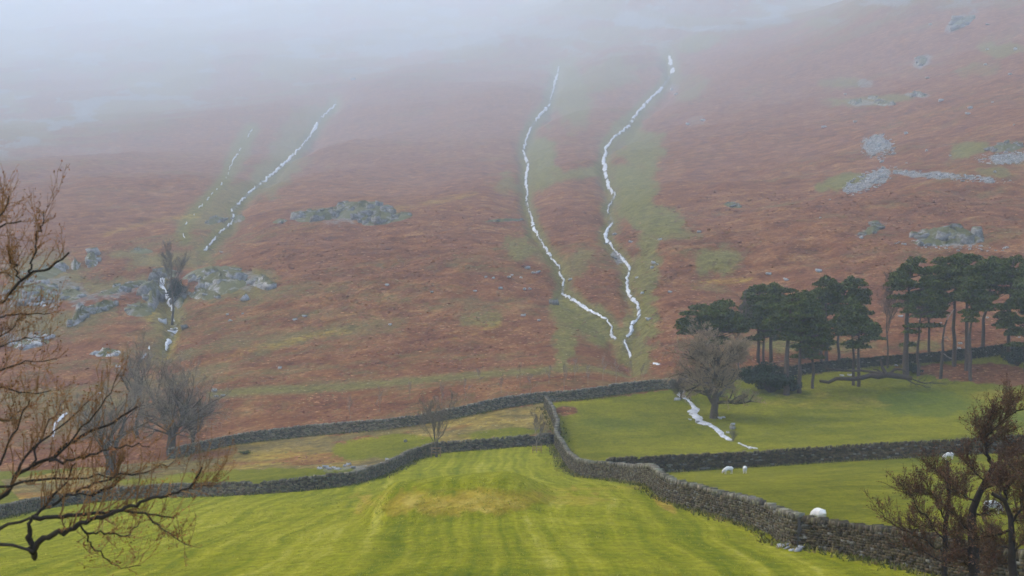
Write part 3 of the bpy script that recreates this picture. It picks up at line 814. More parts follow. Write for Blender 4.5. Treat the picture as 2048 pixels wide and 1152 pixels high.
WALL_FEET = []
def stone_wall(key, label, h, sl, sh, seed, tint=(.150, .138, .108), cope=(.24, .235, .205), thick=.54, top_var=.12, raw=None):
    r = np.random.default_rng(seed)
    pts = WALLS_PX[key] if raw is None else raw
    Q = []
    for (a, b) in zip(pts[:-1], pts[1:]):
        m = max(1, int(math.hypot(b[0] - a[0], b[1] - a[1]) / 14))
        Q += [(a[0] + (b[0] - a[0]) * k / m, a[1] + (b[1] - a[1]) * k / m) for k in range(m)]
    Q.append(pts[-1]); Q = np.array(Q, float)
    P = ground(Q[:, 0], Q[:, 1])
    k = 7; Yp = np.pad(P[:, 1], k // 2, 'edge')
    Ym = np.array([np.median(Yp[i:i + k]) for i in range(len(P))])
    Ym = np.convolve(np.pad(Ym, 2, 'edge'), np.ones(5) / 5, 'valid')
    P[:, 1] = Ym; P[:, 0] = (Q[:, 0] - 1024) / F * Ym
    W, s = resample(P, .5)
    W[:, 0] += (vnoise(s / 3.0, s * 0, seed) - .5) * .12; W[:, 1] += (vnoise(s / 3.0, s * 0 + 5, seed) - .5) * .12
    T = np.gradient(W, axis=0); T /= np.linalg.norm(T, axis=1)[:, None]
    L = s[-1]
    hh = h * (1 + top_var * (fbm(s / 5.0, s * 0, seed + 2, 3) - .5) * 2)
    def frame(t):
        x = np.interp(t, s, W[:, 0]); y = np.interp(t, s, W[:, 1])
        tx = np.interp(t, s, T[:, 0]); ty = np.interp(t, s, T[:, 1]); m = np.hypot(tx, ty)
        return x, y, tx / m, ty / m, np.interp(t, s, hh)
    Cs, Ds, As, Ks = [], [], [], []
    rows = int(round(h / sh))
    for side in (-1, 1):
        for row in range(rows):
            n = int(L / sl)
            t = (np.arange(n) + .5 * (row % 2) + .5 * r.random(n)) * sl
            t = t[t < L]; n = len(t)
            x, y, tx, ty, hl = frame(t)
            f = (row + .5) / rows
            off = side * (thick * .5 * (1.12 - .42 * f) - .10) + (r.random(n) - .5) * .06
            gz = ground_z(x, y)
            z = gz - .04 + f * hl * .97 + (r.random(n) - .5) * sh * .25
            Cs.append(np.stack([x - ty * off, y + tx * off, z], 1))
            Ds.append(np.stack([sl * r.uniform(.75, 1.12, n), r.uniform(.18, .28, n), hl / rows * r.uniform(.78, 1.0, n)], 1))
            As.append(np.stack([tx, ty], 1))
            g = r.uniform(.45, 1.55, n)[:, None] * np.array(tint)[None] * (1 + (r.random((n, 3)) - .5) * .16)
            g = np.where(r.random((n, 1)) < .06, np.array([[.13, .125, .10]]) * r.uniform(.8, 1.3, (n, 1)), g)
            Ks.append(g)
    C = np.concatenate(Cs); D = np.concatenate(Ds); A = np.concatenate(As); K = np.concatenate(Ks)
    V, Fc = blocks(C, D, A, seed)
    Kc = np.repeat(K, 8, 0)
    # hearting in the middle of the wall
    x, y, tx, ty, hl = frame(s)
    gz = ground_z(x, y)
    ring = []
    for (f, z) in ((-.5, -.3), (-.5, 0), (-.30, 1), (.30, 1), (.5, 0), (.5, -.3)):
        o_ = f * thick * .78
        ring.append(np.stack([x - ty * o_, y + tx * o_, gz + np.where(z <= 0, z, hl * .93)], 1))
    HV = np.stack(ring, 1); n = len(s)
    base = len(V); ii = np.arange(n - 1)
    hq = []
    for c in range(6):
        c2 = (c + 1) % 6
        hq.append(base + np.stack([ii * 6 + c, ii * 6 + c2, ii * 6 + 6 + c2, ii * 6 + 6 + c], 1))
    for e in (0, n - 1):
        b0 = base + e * 6
        hq.append(np.array([[b0, b0 + 1, b0 + 4, b0 + 5], [b0 + 1, b0 + 2, b0 + 3, b0 + 4]]))
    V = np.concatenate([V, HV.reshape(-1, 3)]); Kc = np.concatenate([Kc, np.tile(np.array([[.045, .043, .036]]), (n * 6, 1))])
    WALL_FEET.append((x.copy(), y.copy(), tx.copy(), ty.copy(), thick))
    origin = (W[n // 2, 0], W[n // 2, 1], float(gz[n // 2]))
    o = link_mesh('dry_stone_wall', V, np.concatenate([Fc] + hq), M['stone'], colors={'col': Kc}, loc=origin)
    tag(o, label, 'wall', 'dry stone walls dividing the pastures')
    # cope stones set on edge along the top
    cl = max(.16, sl * .55)
    n = int(L / cl); t = (np.arange(n) + .6 * r.random(n)) * cl; t = t[(t < L) & (vnoise(np.arange(len(t)) / 9.0, np.arange(len(t)) * 0.0, seed + 4) > .1)]; n = len(t)
    x, y, tx, ty, hl = frame(t)
    hc = r.uniform(.16, .34, n)
    C = np.stack([x, y, ground_z(x, y) + hl * .94 + hc * .42], 1)
    D = np.stack([cl * r.uniform(.55, 1.15, n), thick * r.uniform(.66, .9, n), hc], 1)
    V, Fc = blocks(C, D, np.stack([tx, ty], 1), seed + 1, .22, r.uniform(-.1, .6, n))
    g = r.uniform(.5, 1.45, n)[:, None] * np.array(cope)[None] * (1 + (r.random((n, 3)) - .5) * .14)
    V = V - np.array(origin)[None]
    c = link_mesh('coping', V, Fc, M['stone'], o, colors={'col': np.repeat(g, 8, 0)})
    print(key, 'wall length', round(L), 'Y', P[:, 1].min().round(), P[:, 1].max().round(), 'stones', len(D))
    return o
stone_wall('fell', 'long grey stone wall climbing along the foot of the bracken fell', 1.36, .42, .17, 1, (.150, .130, .082), (.205, .185, .13))
stone_wall('link', 'stone wall with pale top winding down from the fell wall between the pastures', 1.4, .34, .14, 2, (.085, .070, .038), (.18, .16, .11))
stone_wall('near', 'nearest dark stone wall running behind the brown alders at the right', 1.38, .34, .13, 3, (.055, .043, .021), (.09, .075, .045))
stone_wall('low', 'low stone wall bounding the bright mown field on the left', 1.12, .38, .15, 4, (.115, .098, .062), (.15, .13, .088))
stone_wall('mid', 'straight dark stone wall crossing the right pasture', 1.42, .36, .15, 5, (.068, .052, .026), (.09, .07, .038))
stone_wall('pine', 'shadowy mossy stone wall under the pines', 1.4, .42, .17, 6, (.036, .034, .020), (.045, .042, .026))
# tumbled stones at the gap where two walls meet
stones('tumbled wall stone in the gap between the two near walls', 'tumbled stones in the wall gap', [(1575, 1098), (1583, 1102), (1596, 1103), (1603, 1099), (1612, 1090), (1618, 1080), (1590, 1094), (1568, 1094), (1606, 1085)], 9, 18, 12)

# ------------------------------------------------------------------ plants
class Tubes:
    def __init__(s): s.g = {}
    def add(s, P, R, sides=4):
        """P (K,n,3) paths, R (K,n) radii"""
        P = np.asarray(P, float); R = np.asarray(R, float)
        if P.ndim == 2: P = P[None]; R = R[None]
        s.g.setdefault((P.shape[1], sides), []).append((P, R))
    def mesh(s):
        Vs, Fs, o = [], [], 0
        for (n, k), lst in s.g.items():
            P = np.concatenate([a for a, b in lst]); R = np.concatenate([b for a, b in lst]); K = len(P)
            T = np.gradient(P, axis=1); T /= np.linalg.norm(T, axis=2, keepdims=True) + 1e-9
            m = T.mean(1); ref = np.where(np.abs(m[:, 2:3]) > .8, np.array([[1.0, .12, 0]]), np.array([[.1, .05, 1.0]]))
            A = np.cross(T, np.broadcast_to(ref[:, None, :], T.shape)); A /= np.linalg.norm(A, axis=2, keepdims=True) + 1e-9
            B_ = np.cross(T, A)
            an = np.arange(k) * 2 * PI / k
            V = P[:, :, None, :] + R[:, :, None, None] * (A[:, :, None, :] * np.cos(an)[None, None, :, None] + B_[:, :, None, :] * np.sin(an)[None, None, :, None])
            idx = o + np.arange(K * n * k).reshape(K, n, k)
            a = idx[:, :-1, :]; b = np.roll(idx, -1, 2)[:, :-1, :]; c = np.roll(idx, -1, 2)[:, 1:, :]; d = idx[:, 1:, :]
            Fs.append(np.stack([a, b, c, d], -1).reshape(-1, 4))
            if k == 4: Fs.append(idx[:, -1, :].reshape(-1, 4))
            Vs.append(V.reshape(-1, 3)); o += K * n * k
        return np.concatenate(Vs), Fs
    def link(s, name, color, parent, seed=0, var=.25, mat=None, origin=(0, 0, 0)):
        V, Fs = s.mesh()
        r = np.random.default_rng(seed)
        c = np.array(color)[None] * (1 + (vnoise(V[:, 0] * 3, V[:, 2] * 3 + V[:, 1], seed) - .5)[:, None] * 2 * var)
        qs = np.concatenate([f for f in Fs])
        return link_mesh(name, V - np.array(origin)[None], qs, mat or M['bark'], parent, colors={'col': c}, smooth=True)

def unit(v): return v / (np.linalg.norm(v, axis=-1, keepdims=True) + 1e-9)

def grow(P, R, m, r, t0=.3, t1=1.0, ang=(25, 60), lf=(.4, .7), up=.15, rr=.6, n=4, wig=.12, minr=.006, droop=0.0, absl=None):
    """children on each parent path"""
    K, N, _ = P.shape
    k = np.repeat(np.arange(K), m); M_ = len(k)
    t = np.tile((np.arange(m) + .5) / m, K) * (t1 - t0) + t0 + (r.random(M_) - .5) * .6 * (t1 - t0) / m
    t = np.clip(t, .02, .999)
    f = t * (N - 1); i = np.minimum(f.astype(int), N - 2); s = (f - i)[:, None]
    start = P[k, i] * (1 - s) + P[k, i + 1] * s
    tan = unit(P[k, i + 1] - P[k, i])
    rad = R[k, i] * (1 - s[:, 0]) + R[k, i + 1] * s[:, 0]
    plen = np.linalg.norm(np.diff(P, axis=1), axis=2).sum(1)[k]
    rv = unit(r.normal(size=(M_, 3))); perp = unit(rv - (rv * tan).sum(1, keepdims=True) * tan)
    a = np.radians(r.uniform(ang[0], ang[1], M_))[:, None]
    d = unit(tan * np.cos(a) + perp * np.sin(a) + np.array([[0, 0, up]]))
    L = plen * r.uniform(lf[0], lf[1], M_) * (1.15 - .45 * t) if absl is None else r.uniform(absl[0], absl[1], M_)
    pts = [start]; cur = d
    for q in range(1, n):
        cur = unit(cur + r.normal(size=(M_, 3)) * wig + np.array([[0, 0, up * .5 - droop]]))
        pts.append(pts[-1] + cur * (L / (n - 1))[:, None])
    C = np.stack(pts, 1)
    r0 = np.maximum(rad * rr, minr)
    RR = r0[:, None] * np.linspace(1, .45, n)[None]
    return C, np.maximum(RR, minr * .7)

def path_smooth(pts, n, wig, r):
    pts = np.array(pts, float)
    s = np.concatenate([[0], np.cumsum(np.linalg.norm(np.diff(pts, axis=0), axis=1))])
    t = np.linspace(0, s[-1], n)
    Q = np.stack([np.interp(t, s, pts[:, i]) for i in range(3)], 1)
    Q[1:-1] += r.normal(size=(n - 2, 3)) * wig
    return Q

def bare_tree(name, base, H, label, cat, seed, spread=1.0, tr=.3, levels=(8, 6, 6, 6), color=(.10, .085, .06), twig=(.16, .13, .095), stems=1, fork=.3, minr=.012, group=None, lean=0.0, up=.18, lf1=(.5, .75), ang1=(25, 60)):
    r = np.random.default_rng(seed)
    root = empty(name, base)
    tag(root, label, cat, group)
    tk, cr = Tubes(), Tubes()
    TP, TR = [], []
    for k in range(stems):
        a = 2 * PI * k / max(stems, 1) + r.random()
        o_ = np.array([math.cos(a), math.sin(a), 0]) * (tr * .7 if stems > 1 else 0)
        tip = o_ * 1.0 + np.array([math.cos(a) * H * .22 * (stems > 1) * spread + lean * H, math.sin(a) * H * .15 * (stems > 1), H * (.86 if stems == 1 else r.uniform(.7, .9))])
        pth = path_smooth([o_ + (0, 0, -.4), o_ * 1.05 + (lean * H * .1, 0, H * .25), o_ + (tip - o_) * .6 + r.normal(size=3) * H * .025, tip], 8, H * .010, r)
        rad = tr * np.array([1.35, 1.0, .9, .78, .62, .42, .26, .12])
        TP.append(pth); TR.append(rad)
    TP = np.array(TP); TR = np.array(TR)
    tk.add(TP, TR, 7)
    P, R = grow(TP, TR, levels[0], r, fork, .98, ang1, tuple(x * spread for x in lf1), up, .55, 6, .13, minr)
    tk.add(P, R, 5)
    for q, m in enumerate(levels[1:]):
        P, R = grow(P, R, m, r, .2, 1.0, (22, 58), (.38, .68), up, .62, 4, .16, minr)
        (tk if q == 0 else cr).add(P, R, 4 if q == 0 else 3)
    tk.link('trunk', color, root, seed)
    cr.link('crown', twig, root, seed + 1)
    return root

def leaf_cards(centres, sizes, r, flat=.0, aspect=.6):
    """many small separate leaves or needle tufts"""
    n = len(centres)
    a = unit(r.normal(size=(n, 3)) * np.array([[1, 1, 1 - flat]]))
    b = unit(np.cross(a, r.normal(size=(n, 3)) + 1e-3))
    s = np.asarray(sizes)[:, None]
    V = np.stack([centres - a * s, centres + b * s * aspect, centres + a * s, centres - b * s * aspect], 1).reshape(-1, 3)
    return V, np.arange(n * 4).reshape(n, 4)

def pine(base, top_py, x0, x1, bot_py, label, seed, tr=.24, lean=0.0, low=(), dens=1.0, tint=1.0):
    """a pine whose crown spans the given rows and columns as seen from the road"""
    r = np.random.default_rng(seed)
    root = empty('pine_tree', base); tag(root, label, 'tree', 'pine trees along the wall')
    Y = base.y; sc = Y / F
    bx = 1024 + base.x / sc
    zt = (HOR - top_py) * sc - base.z; zb = (HOR - bot_py) * sc - base.z
    cl, crr = (x0 - bx) * sc, (x1 - bx) * sc
    cx = (cl + crr) / 2
    tk = Tubes()
    tip = np.array([cx * .7 + lean, r.uniform(-.5, .5), zt * .95])
    tp = path_smooth([(0, 0, -.4), (lean * .15, 0, zt * .3), (cx * .28 + lean * .5, .1, zt * .66), tip], 9, .07, r)
    trr = tr * np.linspace(1.25, .28, 9)
    tk.add(tp, trr, 7)
    hw = (crr - cl) / 2; depth = max(hw * .85, 1.6)
    n = int(27 * dens * max(.8, hw / 3.0))
    Cs, Ss = [], []
    lp, lr = [], []
    for k in range(n + len(low)):
        if k < n:
            u = r.uniform(-1, 1); f = r.random()
            env = math.sqrt(max(0.0, 1 - abs(u) ** 2.2))
            x = cx + u * hw * .92; y = r.uniform(-1, 1) * depth * (.35 + .65 * env)
            z = zb - .9 + (zt - zb + .9) * (.10 + .84 * env * (.15 + .85 * f))
            rx, rz = r.uniform(.6, 1.2) * max(.9, hw * .30), r.uniform(.42, .85)
        else:
            lx, lpy, lrx = low[k - n]
            x, y, z = (lx - bx) * sc, r.uniform(-.8, .8), (HOR - lpy) * sc - base.z
            rx, rz = lrx * sc, .42
        c = np.array([x, y, z])
        m = int(260 * max(rx, .8) ** 1.4)
        d = unit(r.normal(size=(m, 3))) * (.15 + 1.15 * r.random((m, 1)) ** .6)
        d[:, 2] = np.abs(d[:, 2]) * 1.15 - .35
        pos = c[None] + d * np.array([[rx, rx * .9, rz]])
        Cs.append(pos); Ss.append(r.uniform(.14, .36, m))
        # the limb that carries this clump
        tz = max(min(z - abs(x - np.interp(z, tp[:, 2], tp[:, 0])) * .35, zt * .93), zt * .25)
        st = np.array([np.interp(tz, tp[:, 2], tp[:, 0]), np.interp(tz, tp[:, 2], tp[:, 1]), tz])
        lp.append(path_smooth([st, (st + c) / 2 + np.array([0, 0, -.18]), c], 5, .06, r)); lr.append(np.linspace(.075, .03, 5))
    # dead snags below the crown
    for k in range(4):
        tz = zt * r.uniform(.3, .6); st = np.array([np.interp(tz, tp[:, 2], tp[:, 0]), 0, tz])
        a = r.uniform(0, 2 * PI)
        lp.append(path_smooth([st, st + np.array([math.cos(a) * .7, math.sin(a) * .7, .05]), st + np.array([math.cos(a) * 1.3, math.sin(a) * 1.3, -.1])], 5, .04, r)); lr.append(np.linspace(.045, .015, 5))
    tk.add(np.array(lp), np.array(lr), 5)
    tk.link('trunk', (.085, .060, .046), root, seed)
    C = np.concatenate(Cs); S = np.concatenate(Ss)
    V, Fq = leaf_cards(C, S, r, .3, .45)
    g = np.array([[.070, .084, .016]]) * tint * r.uniform(.6, 1.5, (len(C), 1)) * (1 + (r.random((len(C), 3)) - .5) * .25)
    link_mesh('crown', V, Fq, M['leaf'], root, colors={'col': np.repeat(g, 4, 0)})
    return root

def onrow(px, py): return at(px, py)
PINES = [
 # base px, base Y, top, left, right, bottom, label, trunk radius, lean, low tufts
 (1437, 224, 598, 1362, 1482, 650, 'dark pine with arched crown, leftmost of the row, standing behind the bare oak', .26, 0, [(1385, 655, 22), (1400, 640, 20)]),
 (1517, 231, 572, 1482, 1560, 622, 'pine with slim straight trunk, next right of the one behind the oak', .22, 0, [(1500, 640, 18)]),
 (1527, 229, 604, 1496, 1566, 640, 'shorter pine close against a slim straight trunk left in the row', .17, 0, []),
 (1542, 231, 568, 1508, 1598, 615, 'pine with broad dark dome left in the row, its base behind the wall', .24, 0, [(1556, 678, 12)]),
 (1573, 207, 582, 1540, 1640, 640, 'large pine with thick trunk standing right of the dark yew bush', .34, 0, [(1560, 650, 20), (1600, 660, 18)]),
 (1599, 208, 606, 1568, 1652, 655, 'pine with forked lower boughs just in front of the wall, right of the thick trunk', .24, 0, [(1590, 668, 16), (1622, 690, 14)]),
 (1625, 211, 626, 1596, 1656, 672, 'thin low-crowned pine in front of the wall, left of the fallen tree', .18, 0, [(1618, 705, 16), (1632, 715, 14)]),
 (1642, 227, 578, 1606, 1662, 622, 'left of a close pair of tall trunks behind the wall above the fallen tree', .20, .1, []),
 (1652, 226, 545, 1622, 1684, 612, 'right of a close pair of tall trunks, with narrow pointed top', .22, -.1, [(1655, 590, 20)]),
 (1677, 228, 546, 1664, 1734, 590, 'pine with crown swept to the right, mid row behind the wall', .18, .2, [(1682, 660, 14), (1690, 618, 18)]),
 (1707, 212, 598, 1670, 1728, 634, 'slender pine, left of two beside the fallen tree', .18, 0, []),
 (1717, 211, 612, 1684, 1756, 656, 'slender pine with low drooping crown, right of two beside the fallen tree', .20, .1, [(1736, 650, 18), (1726, 682, 12)]),
 (1812, 217, 518, 1786, 1876, 562, 'tall pine with the thickest trunk and high flat crown, by the thin bare tree', .36, -.1, [(1796, 612, 12), (1820, 690, 16), (1798, 560, 16), (1795, 578, 14)]),
 (1836, 216, 574, 1816, 1884, 606, 'thin pine just right of the thickest trunk', .18, .3, [(1838, 652, 24), (1826, 664, 16)]),
 (1858, 228, 536, 1830, 1902, 600, 'thin pine behind the wall, left of the broken dead trunk', .17, -.1, [(1860, 600, 22), (1862, 652, 18)]),
 (1908, 221, 504, 1868, 1962, 558, 'tall pine behind the broken dead trunk with wide crown', .26, .1, [(1900, 600, 20)]),
 (1933, 218, 506, 1896, 1984, 560, 'tall straight pine right of the broken dead trunk', .28, 0, [(1930, 585, 22)]),
 (1941, 211, 556, 1918, 1978, 600, 'lower pine in front of the wall beside the bracken at the right', .19, 0, [(1938, 624, 16)]),
 (1964, 228, 512, 1946, 2036, 560, 'pine whose bare trunk leans right, near the right edge', .24, 1.4, [(2010, 580, 16)]),
 (2019, 224, 508, 1990, 2070, 560, 'pine near the right edge with low boughs over the wall', .24, 0, [(2010, 612, 26), (2030, 640, 26), (2005, 650, 18)]),
 (2052, 215, 560, 2010, 2100, 640, 'low bushy pine cut by the right edge', .26, 0, [(2040, 668, 26), (2030, 690, 20)]),
 (2080, 228, 500, 2034, 2130, 560, 'outermost tall pine at the right edge', .26, 0, [(2050, 590, 22)]),
]
for k, (bx, Yb, tp_, l_, r_, b_, lab, tr_, ln, lw) in enumerate(PINES):
    rq = random.Random(900 + k)
    lw = list(lw) + [(rq.uniform(l_ + 8, r_ - 8), rq.uniform(b_ - 5, b_ + 42), rq.uniform(10, 22)) for _ in range(5)]
    pine(on(bx, Yb), tp_, l_ - 3, r_ + 3, b_ + 14, lab, 300 + k, tr_ * 1.15, ln, lw, tint=1.0)

def leafy_bush(name, base, w, h, label, seed, color, n=2600, s=(.1, .24), group=None, cat='bush'):
    r = np.random.default_rng(seed)
    root = empty(name, base); tag(root, label, cat, group)
    tk = Tubes(); lp, lr = [], []
    Cs = []
    for k in range(16):
        a = r.uniform(0, 2 * PI); q = math.sqrt(r.random()); z = h * r.uniform(.25, .88) * (1 - .35 * q)
        c = np.array([math.cos(a) * q * w * .45, math.sin(a) * q * w * .4, z])
        lp.append(path_smooth([(0, 0, -.2), c * np.array([.35, .35, .55]), c], 5, .05, r)); lr.append(np.linspace(.09, .02, 5))
        m = n // 16; d = unit(r.normal(size=(m, 3))) * r.random((m, 1)) ** .5
        Cs.append(c[None] + d * np.array([[w * .26, w * .24, h * .16]]))
    tk.add(np.array(lp), np.array(lr), 5); tk.link('trunk', (.05, .04, .03), root, seed)
    C = np.concatenate(Cs); C[:, 2] = np.maximum(C[:, 2], .02)
    V, Fq = leaf_cards(C, r.uniform(s[0], s[1], len(C)), r, 0, .6)
    g = np.array([color]) * r.uniform(.6, 1.5, (len(C), 1))
    link_mesh('crown', V, Fq, M['leaf'], root, colors={'col': np.repeat(g, 4, 0)})
    return root
leafy_bush('yew_bush', on(1540, 209), 7.2, 5.2, 'dense dark yew bush in front of the left pines', 41, (.020, .034, .018), 6500, (.12, .26))
leafy_bush('holly_bush', at(352, 600), 5.0, 6.2, 'hazy dark holly beside the small waterfall', 42, (.030, .042, .028), 2600, (.12, .3))
leafy_bush('holly_bush', on(1692, 225), 2.0, 1.6, 'small dark bush on the wall behind the fallen tree', 43, (.03, .042, .022), 900, (.08, .18))
leafy_bush('holly_bush', on(1828, 218), 2.2, 1.8, 'small dark bush at the foot of the thickest pine', 44, (.03, .042, .022), 900, (.08, .18))
leafy_bush('holly_bush', on(2035, 219), 4.2, 3.0, 'dark bush over the wall at the right edge', 45, (.028, .040, .022), 2200, (.1, .22))
leafy_bush('rush_tussock', at(490, 908), 1.6, .6, 'small green tussock in the rough paddock', 46, (.09, .11, .03), 300, (.05, .12), cat='plant')

# bare trees
bare_tree('oak_tree', at(1428, 836), 11.2, 'large spreading bare oak beside the beck in the pasture', 'tree', 51, 1.05, .52, (22, 9, 8, 8), (.085, .064, .040), (.31, .225, .13), fork=.20, minr=.021, up=.05, ang1=(40, 95), lf1=(.40, .58))
bare_tree('ash_tree', on(1775, 222), 13.0, 'tall thin bare tree with airy top between the pine groups', 'tree', 52, .62, .15, (10, 6, 5, 5), (.085, .065, .05), (.11, .085, .065), fork=.45, minr=.015, up=.25)
bare_tree('ash_tree', on(1478, 226), 10.5, 'thin bare tree behind the right side of the oak crown', 'tree', 53, .6, .11, (10, 6, 5, 5), (.10, .085, .065), (.17, .14, .105), fork=.4, minr=.015, up=.25)
bare_tree('field_tree', at(872, 914), 6.4, 'small bare tree with several stems inside a wooden guard by the low wall', 'tree', 54, .9, .085, (6, 5, 5, 4), (.13, .10, .065), (.18, .14, .095), stems=3, fork=.25, minr=.013, up=.30, ang1=(20, 42))
bare_tree('field_tree', at(1074, 905), 4.0, 'slender bare sapling inside a wooden guard near the wall corner', 'tree', 55, .8, .05, (8, 6, 5, 4), (.25, .205, .145), (.17, .14, .105), stems=1, fork=.3, minr=.010, up=.32)
bare_tree('alder_tree', at(344, 650), 15.5, 'hazy tall bare tree standing over the small waterfall', 'tree', 56, .75, .24, (10, 6, 6, 6), (.09, .08, .065), (.15, .135, .11), fork=.35, minr=.020, up=.22)
bare_tree('thorn_tree', on(343, 196), 11.5, 'dark forked bare tree at the left end of the fell wall', 'tree', 57, 1.0, .34, (10, 6, 6, 6), (.10, .08, .058), (.25, .205, .145), stems=3, fork=.2, minr=.015, up=.08, ang1=(30, 75))
bare_tree('thorn_tree', on(222, 182), 9.6, 'dark bare tree behind the near tree, left of the forked one', 'tree', 58, 1.0, .40, (10, 6, 6, 6), (.10, .08, .058), (.25, .205, .145), stems=2, fork=.3, minr=.015, up=.08, ang1=(30, 75))
bare_tree('thorn_tree', on(275, 215), 12.0, 'tall grey bare tree with dense top beyond the left wall end', 'tree', 59, .8, .26, (11, 7, 6, 6), (.068, .060, .045), (.23, .195, .14), stems=1, fork=.3, minr=.014, up=.2)
bare_tree('thorn_tree', on(385, 205), 6.0, 'low bushy bare thorn right of the dark forked tree', 'tree', 60, 1.0, .16, (9, 7, 6, 5), (.070, .058, .045), (.10, .085, .065), stems=3, fork=.15, minr=.012, up=.2)
bare_tree('thorn_tree', on(1362, 205), 2.6, 'low bare scrub by the beck gap in the fell wall', 'bush', 61, 1.0, .07, (9, 7, 6, 5), (.09, .072, .05), (.13, .105, .075), stems=3, fork=.1, minr=.009, up=.2)
bare_tree('thorn_tree', on(1466, 172), 1.1, 'tiny bare thorn beside the end of the beck in the pasture', 'bush', 62, 1.0, .03, (6, 5, 4), (.12, .10, .075), (.15, .125, .09), stems=3, fork=.1, minr=.008, up=.2)

# broken dead trunk among the pines
def snag():
    base = on(1884, 205); r = np.random.default_rng(5)
    root = empty('dead_tree', base); tag(root, 'broken dead trunk with pale snapped boughs among the right pines', 'tree')
    sc = base.y / F
    w = lambda px, py, d=0: (((px - 1884) * sc), d, (HOR - py) * sc - base.z)
    t = Tubes()
    t.add(path_smooth([w(1881, 758), w(1884, 720), w(1886, 680), w(1889, 655), w(1894, 640)], 9, .03, r), np.linspace(.27, .12, 9), 8)
    t.link('trunk', (.05, .038, .03), root, 1)
    for nm, pts, ra in (('bough', [w(1889, 657), w(1893, 640), w(1902, 628), w(1908, 618)], .09), ('bough', [w(1885, 676), w(1892, 673, -.2), w(1900, 682, -.4)], .08), ('bough', [w(1883, 703), w(1892, 712, -.3), w(1901, 718, -.5)], .07)):
        t = Tubes(); t.add(path_smooth(pts, 6, .02, r), np.linspace(ra, ra * .5, 6), 6); t.link(nm, (.26, .21, .165), root, 2)
snag()

# fallen tree lying in front of the pine wall
def fallen():
    Y0 = 206.0; base = on(1760, Y0); r = np.random.default_rng(6); sc = Y0 / F
    root = empty('fallen_tree', base); tag(root, 'fallen dead tree with upturned roots lying below the pine wall', 'fallen tree')
    w = lambda px, py, d=0: ((px - 1760) * sc, d, (HOR - py) * sc - base.z)
    t = Tubes()
    t.add(path_smooth([w(1640, 762, .2), w(1690, 758), w(1735, 754), w(1775, 750), w(1800, 753), w(1824, 757)], 12, .11, r), np.array([.20, .24, .27, .28, .30, .33, .36, .40, .42, .40, .36, .30]), 8)
    t.link('trunk', (.055, .038, .028), root, 1)
    t = Tubes()
    t.add(path_smooth([w(1654, 738, 1.0), w(1700, 742, .8), w(1740, 743, .5), w(1772, 750)], 8, .05, r), np.linspace(.13, .22, 8), 7)
    t.link('limb', (.075, .052, .038), root, 2)
    t = Tubes()
    t.add(path_smooth([w(1772, 750), w(1766, 738), w(1762, 728, -.2), w(1759, 718, -.3)], 7, .04, r), np.linspace(.34, .12, 7), 7)
    t.add(path_smooth([w(1778, 748), w(1792, 738, .3), w(1806, 738, .5), w(1818, 748, .6)], 7, .05, r), np.linspace(.22, .10, 7), 7)
    t.add(path_smooth([w(1764, 746), w(1758, 740, .4), w(1748, 738, .6)], 7, .05, r), np.linspace(.2, .08, 7), 7)
    t.link('root', (.07, .05, .037), root, 3)
    t = Tubes()
    TP = np.array([path_smooth([w(1812, 758), w(1830, 768, -.6), w(1858, 774, -1.0)], 6, .06, r), path_smooth([w(1820, 756), w(1850, 766, -.5), w(1895, 768, -.8)], 6, .06, r), path_smooth([w(1680, 741, .8), w(1660, 735, 1), w(1650, 732, 1)], 6, .06, r)])
    TR = np.tile(np.linspace(.11, .03, 6), (3, 1)); t.add(TP, TR, 5)
    P, R = grow(TP, TR, 10, r, .1, 1, (20, 60), (.2, .4), .05, .5, 4, .2, .015); t.add(P, R, 4)
    P, R = grow(P, R, 4, r, .1, 1, (20, 60), (.3, .6), .05, .5, 4, .2, .012); t.add(P, R, 3)
    t.link('branch', (.06, .047, .036), root, 4)
fallen()

# wooden guards round the two young trees
M['timber'] = mat_attr('weathered_timber', .4, 9.0, .01)
def guard(px, py, w, h, label):
    base = at(px, py); root = empty('tree_guard', base); tag(root, label, 'tree guard', 'wooden guards round young trees')
    r = np.random.default_rng(int(px))
    for sx in (-1, 1):
        for sy in (-1, 1):
            V = BOX * np.array([.055, .055, h + .3]) + np.array([sx * w / 2, sy * w / 2, h / 2 - .15])
            link_mesh('post', V, BOXF, M['timber'], root, colors={'col': np.tile([[.26, .17, .09]], (8, 1)) * r.uniform(.8, 1.2)})
    for z in (.35 * h, .62 * h, .92 * h):
        for k in range(4):
            d = np.array([w + .10, .025, .06]) if k < 2 else np.array([.025, w + .10, .06])
            off = np.array([0, (k * 2 - 1) * (w / 2 + .042), z]) if k < 2 else np.array([((k - 2) * 2 - 1) * (w / 2 + .042), 0, z + .002])
            V = BOX * (1 + (r.random((8, 3)) - .5) * .1) * d + off
            link_mesh('rail', V, BOXF, M['timber'], root, colors={'col': np.tile([[.24, .15, .075]], (8, 1)) * r.uniform(.7, 1.25)})
guard(872, 914, 1.05, 1.15, 'square brown wooden guard round the small many-stemmed tree')
guard(1074, 905, 1.0, .85, 'square brown wooden guard round the slender sapling near the wall corner')

# saplings planted in the bracken above the fell wall
for k, (px, py) in enumerate([(1002, 786), (1040, 776), (1062, 790), (1098, 768), (1128, 779), (1150, 762), (1176, 772), (1206, 760), (1232, 768), (1262, 757), (1284, 762), (930, 800), (884, 812), (960, 770), (760, 826), (700, 838), (820, 800)]):
    bare_tree('sapling', at(px, py), 2.6 + (k * 37 % 10) * .12, 'thin pale sapling in the bracken just above the fell wall', 'sapling', 500 + k, .6, .03, (6, 5, 4), (.24, .20, .15), (.23, .18, .13), fork=.3, minr=.010, up=.3, group='saplings above the fell wall')

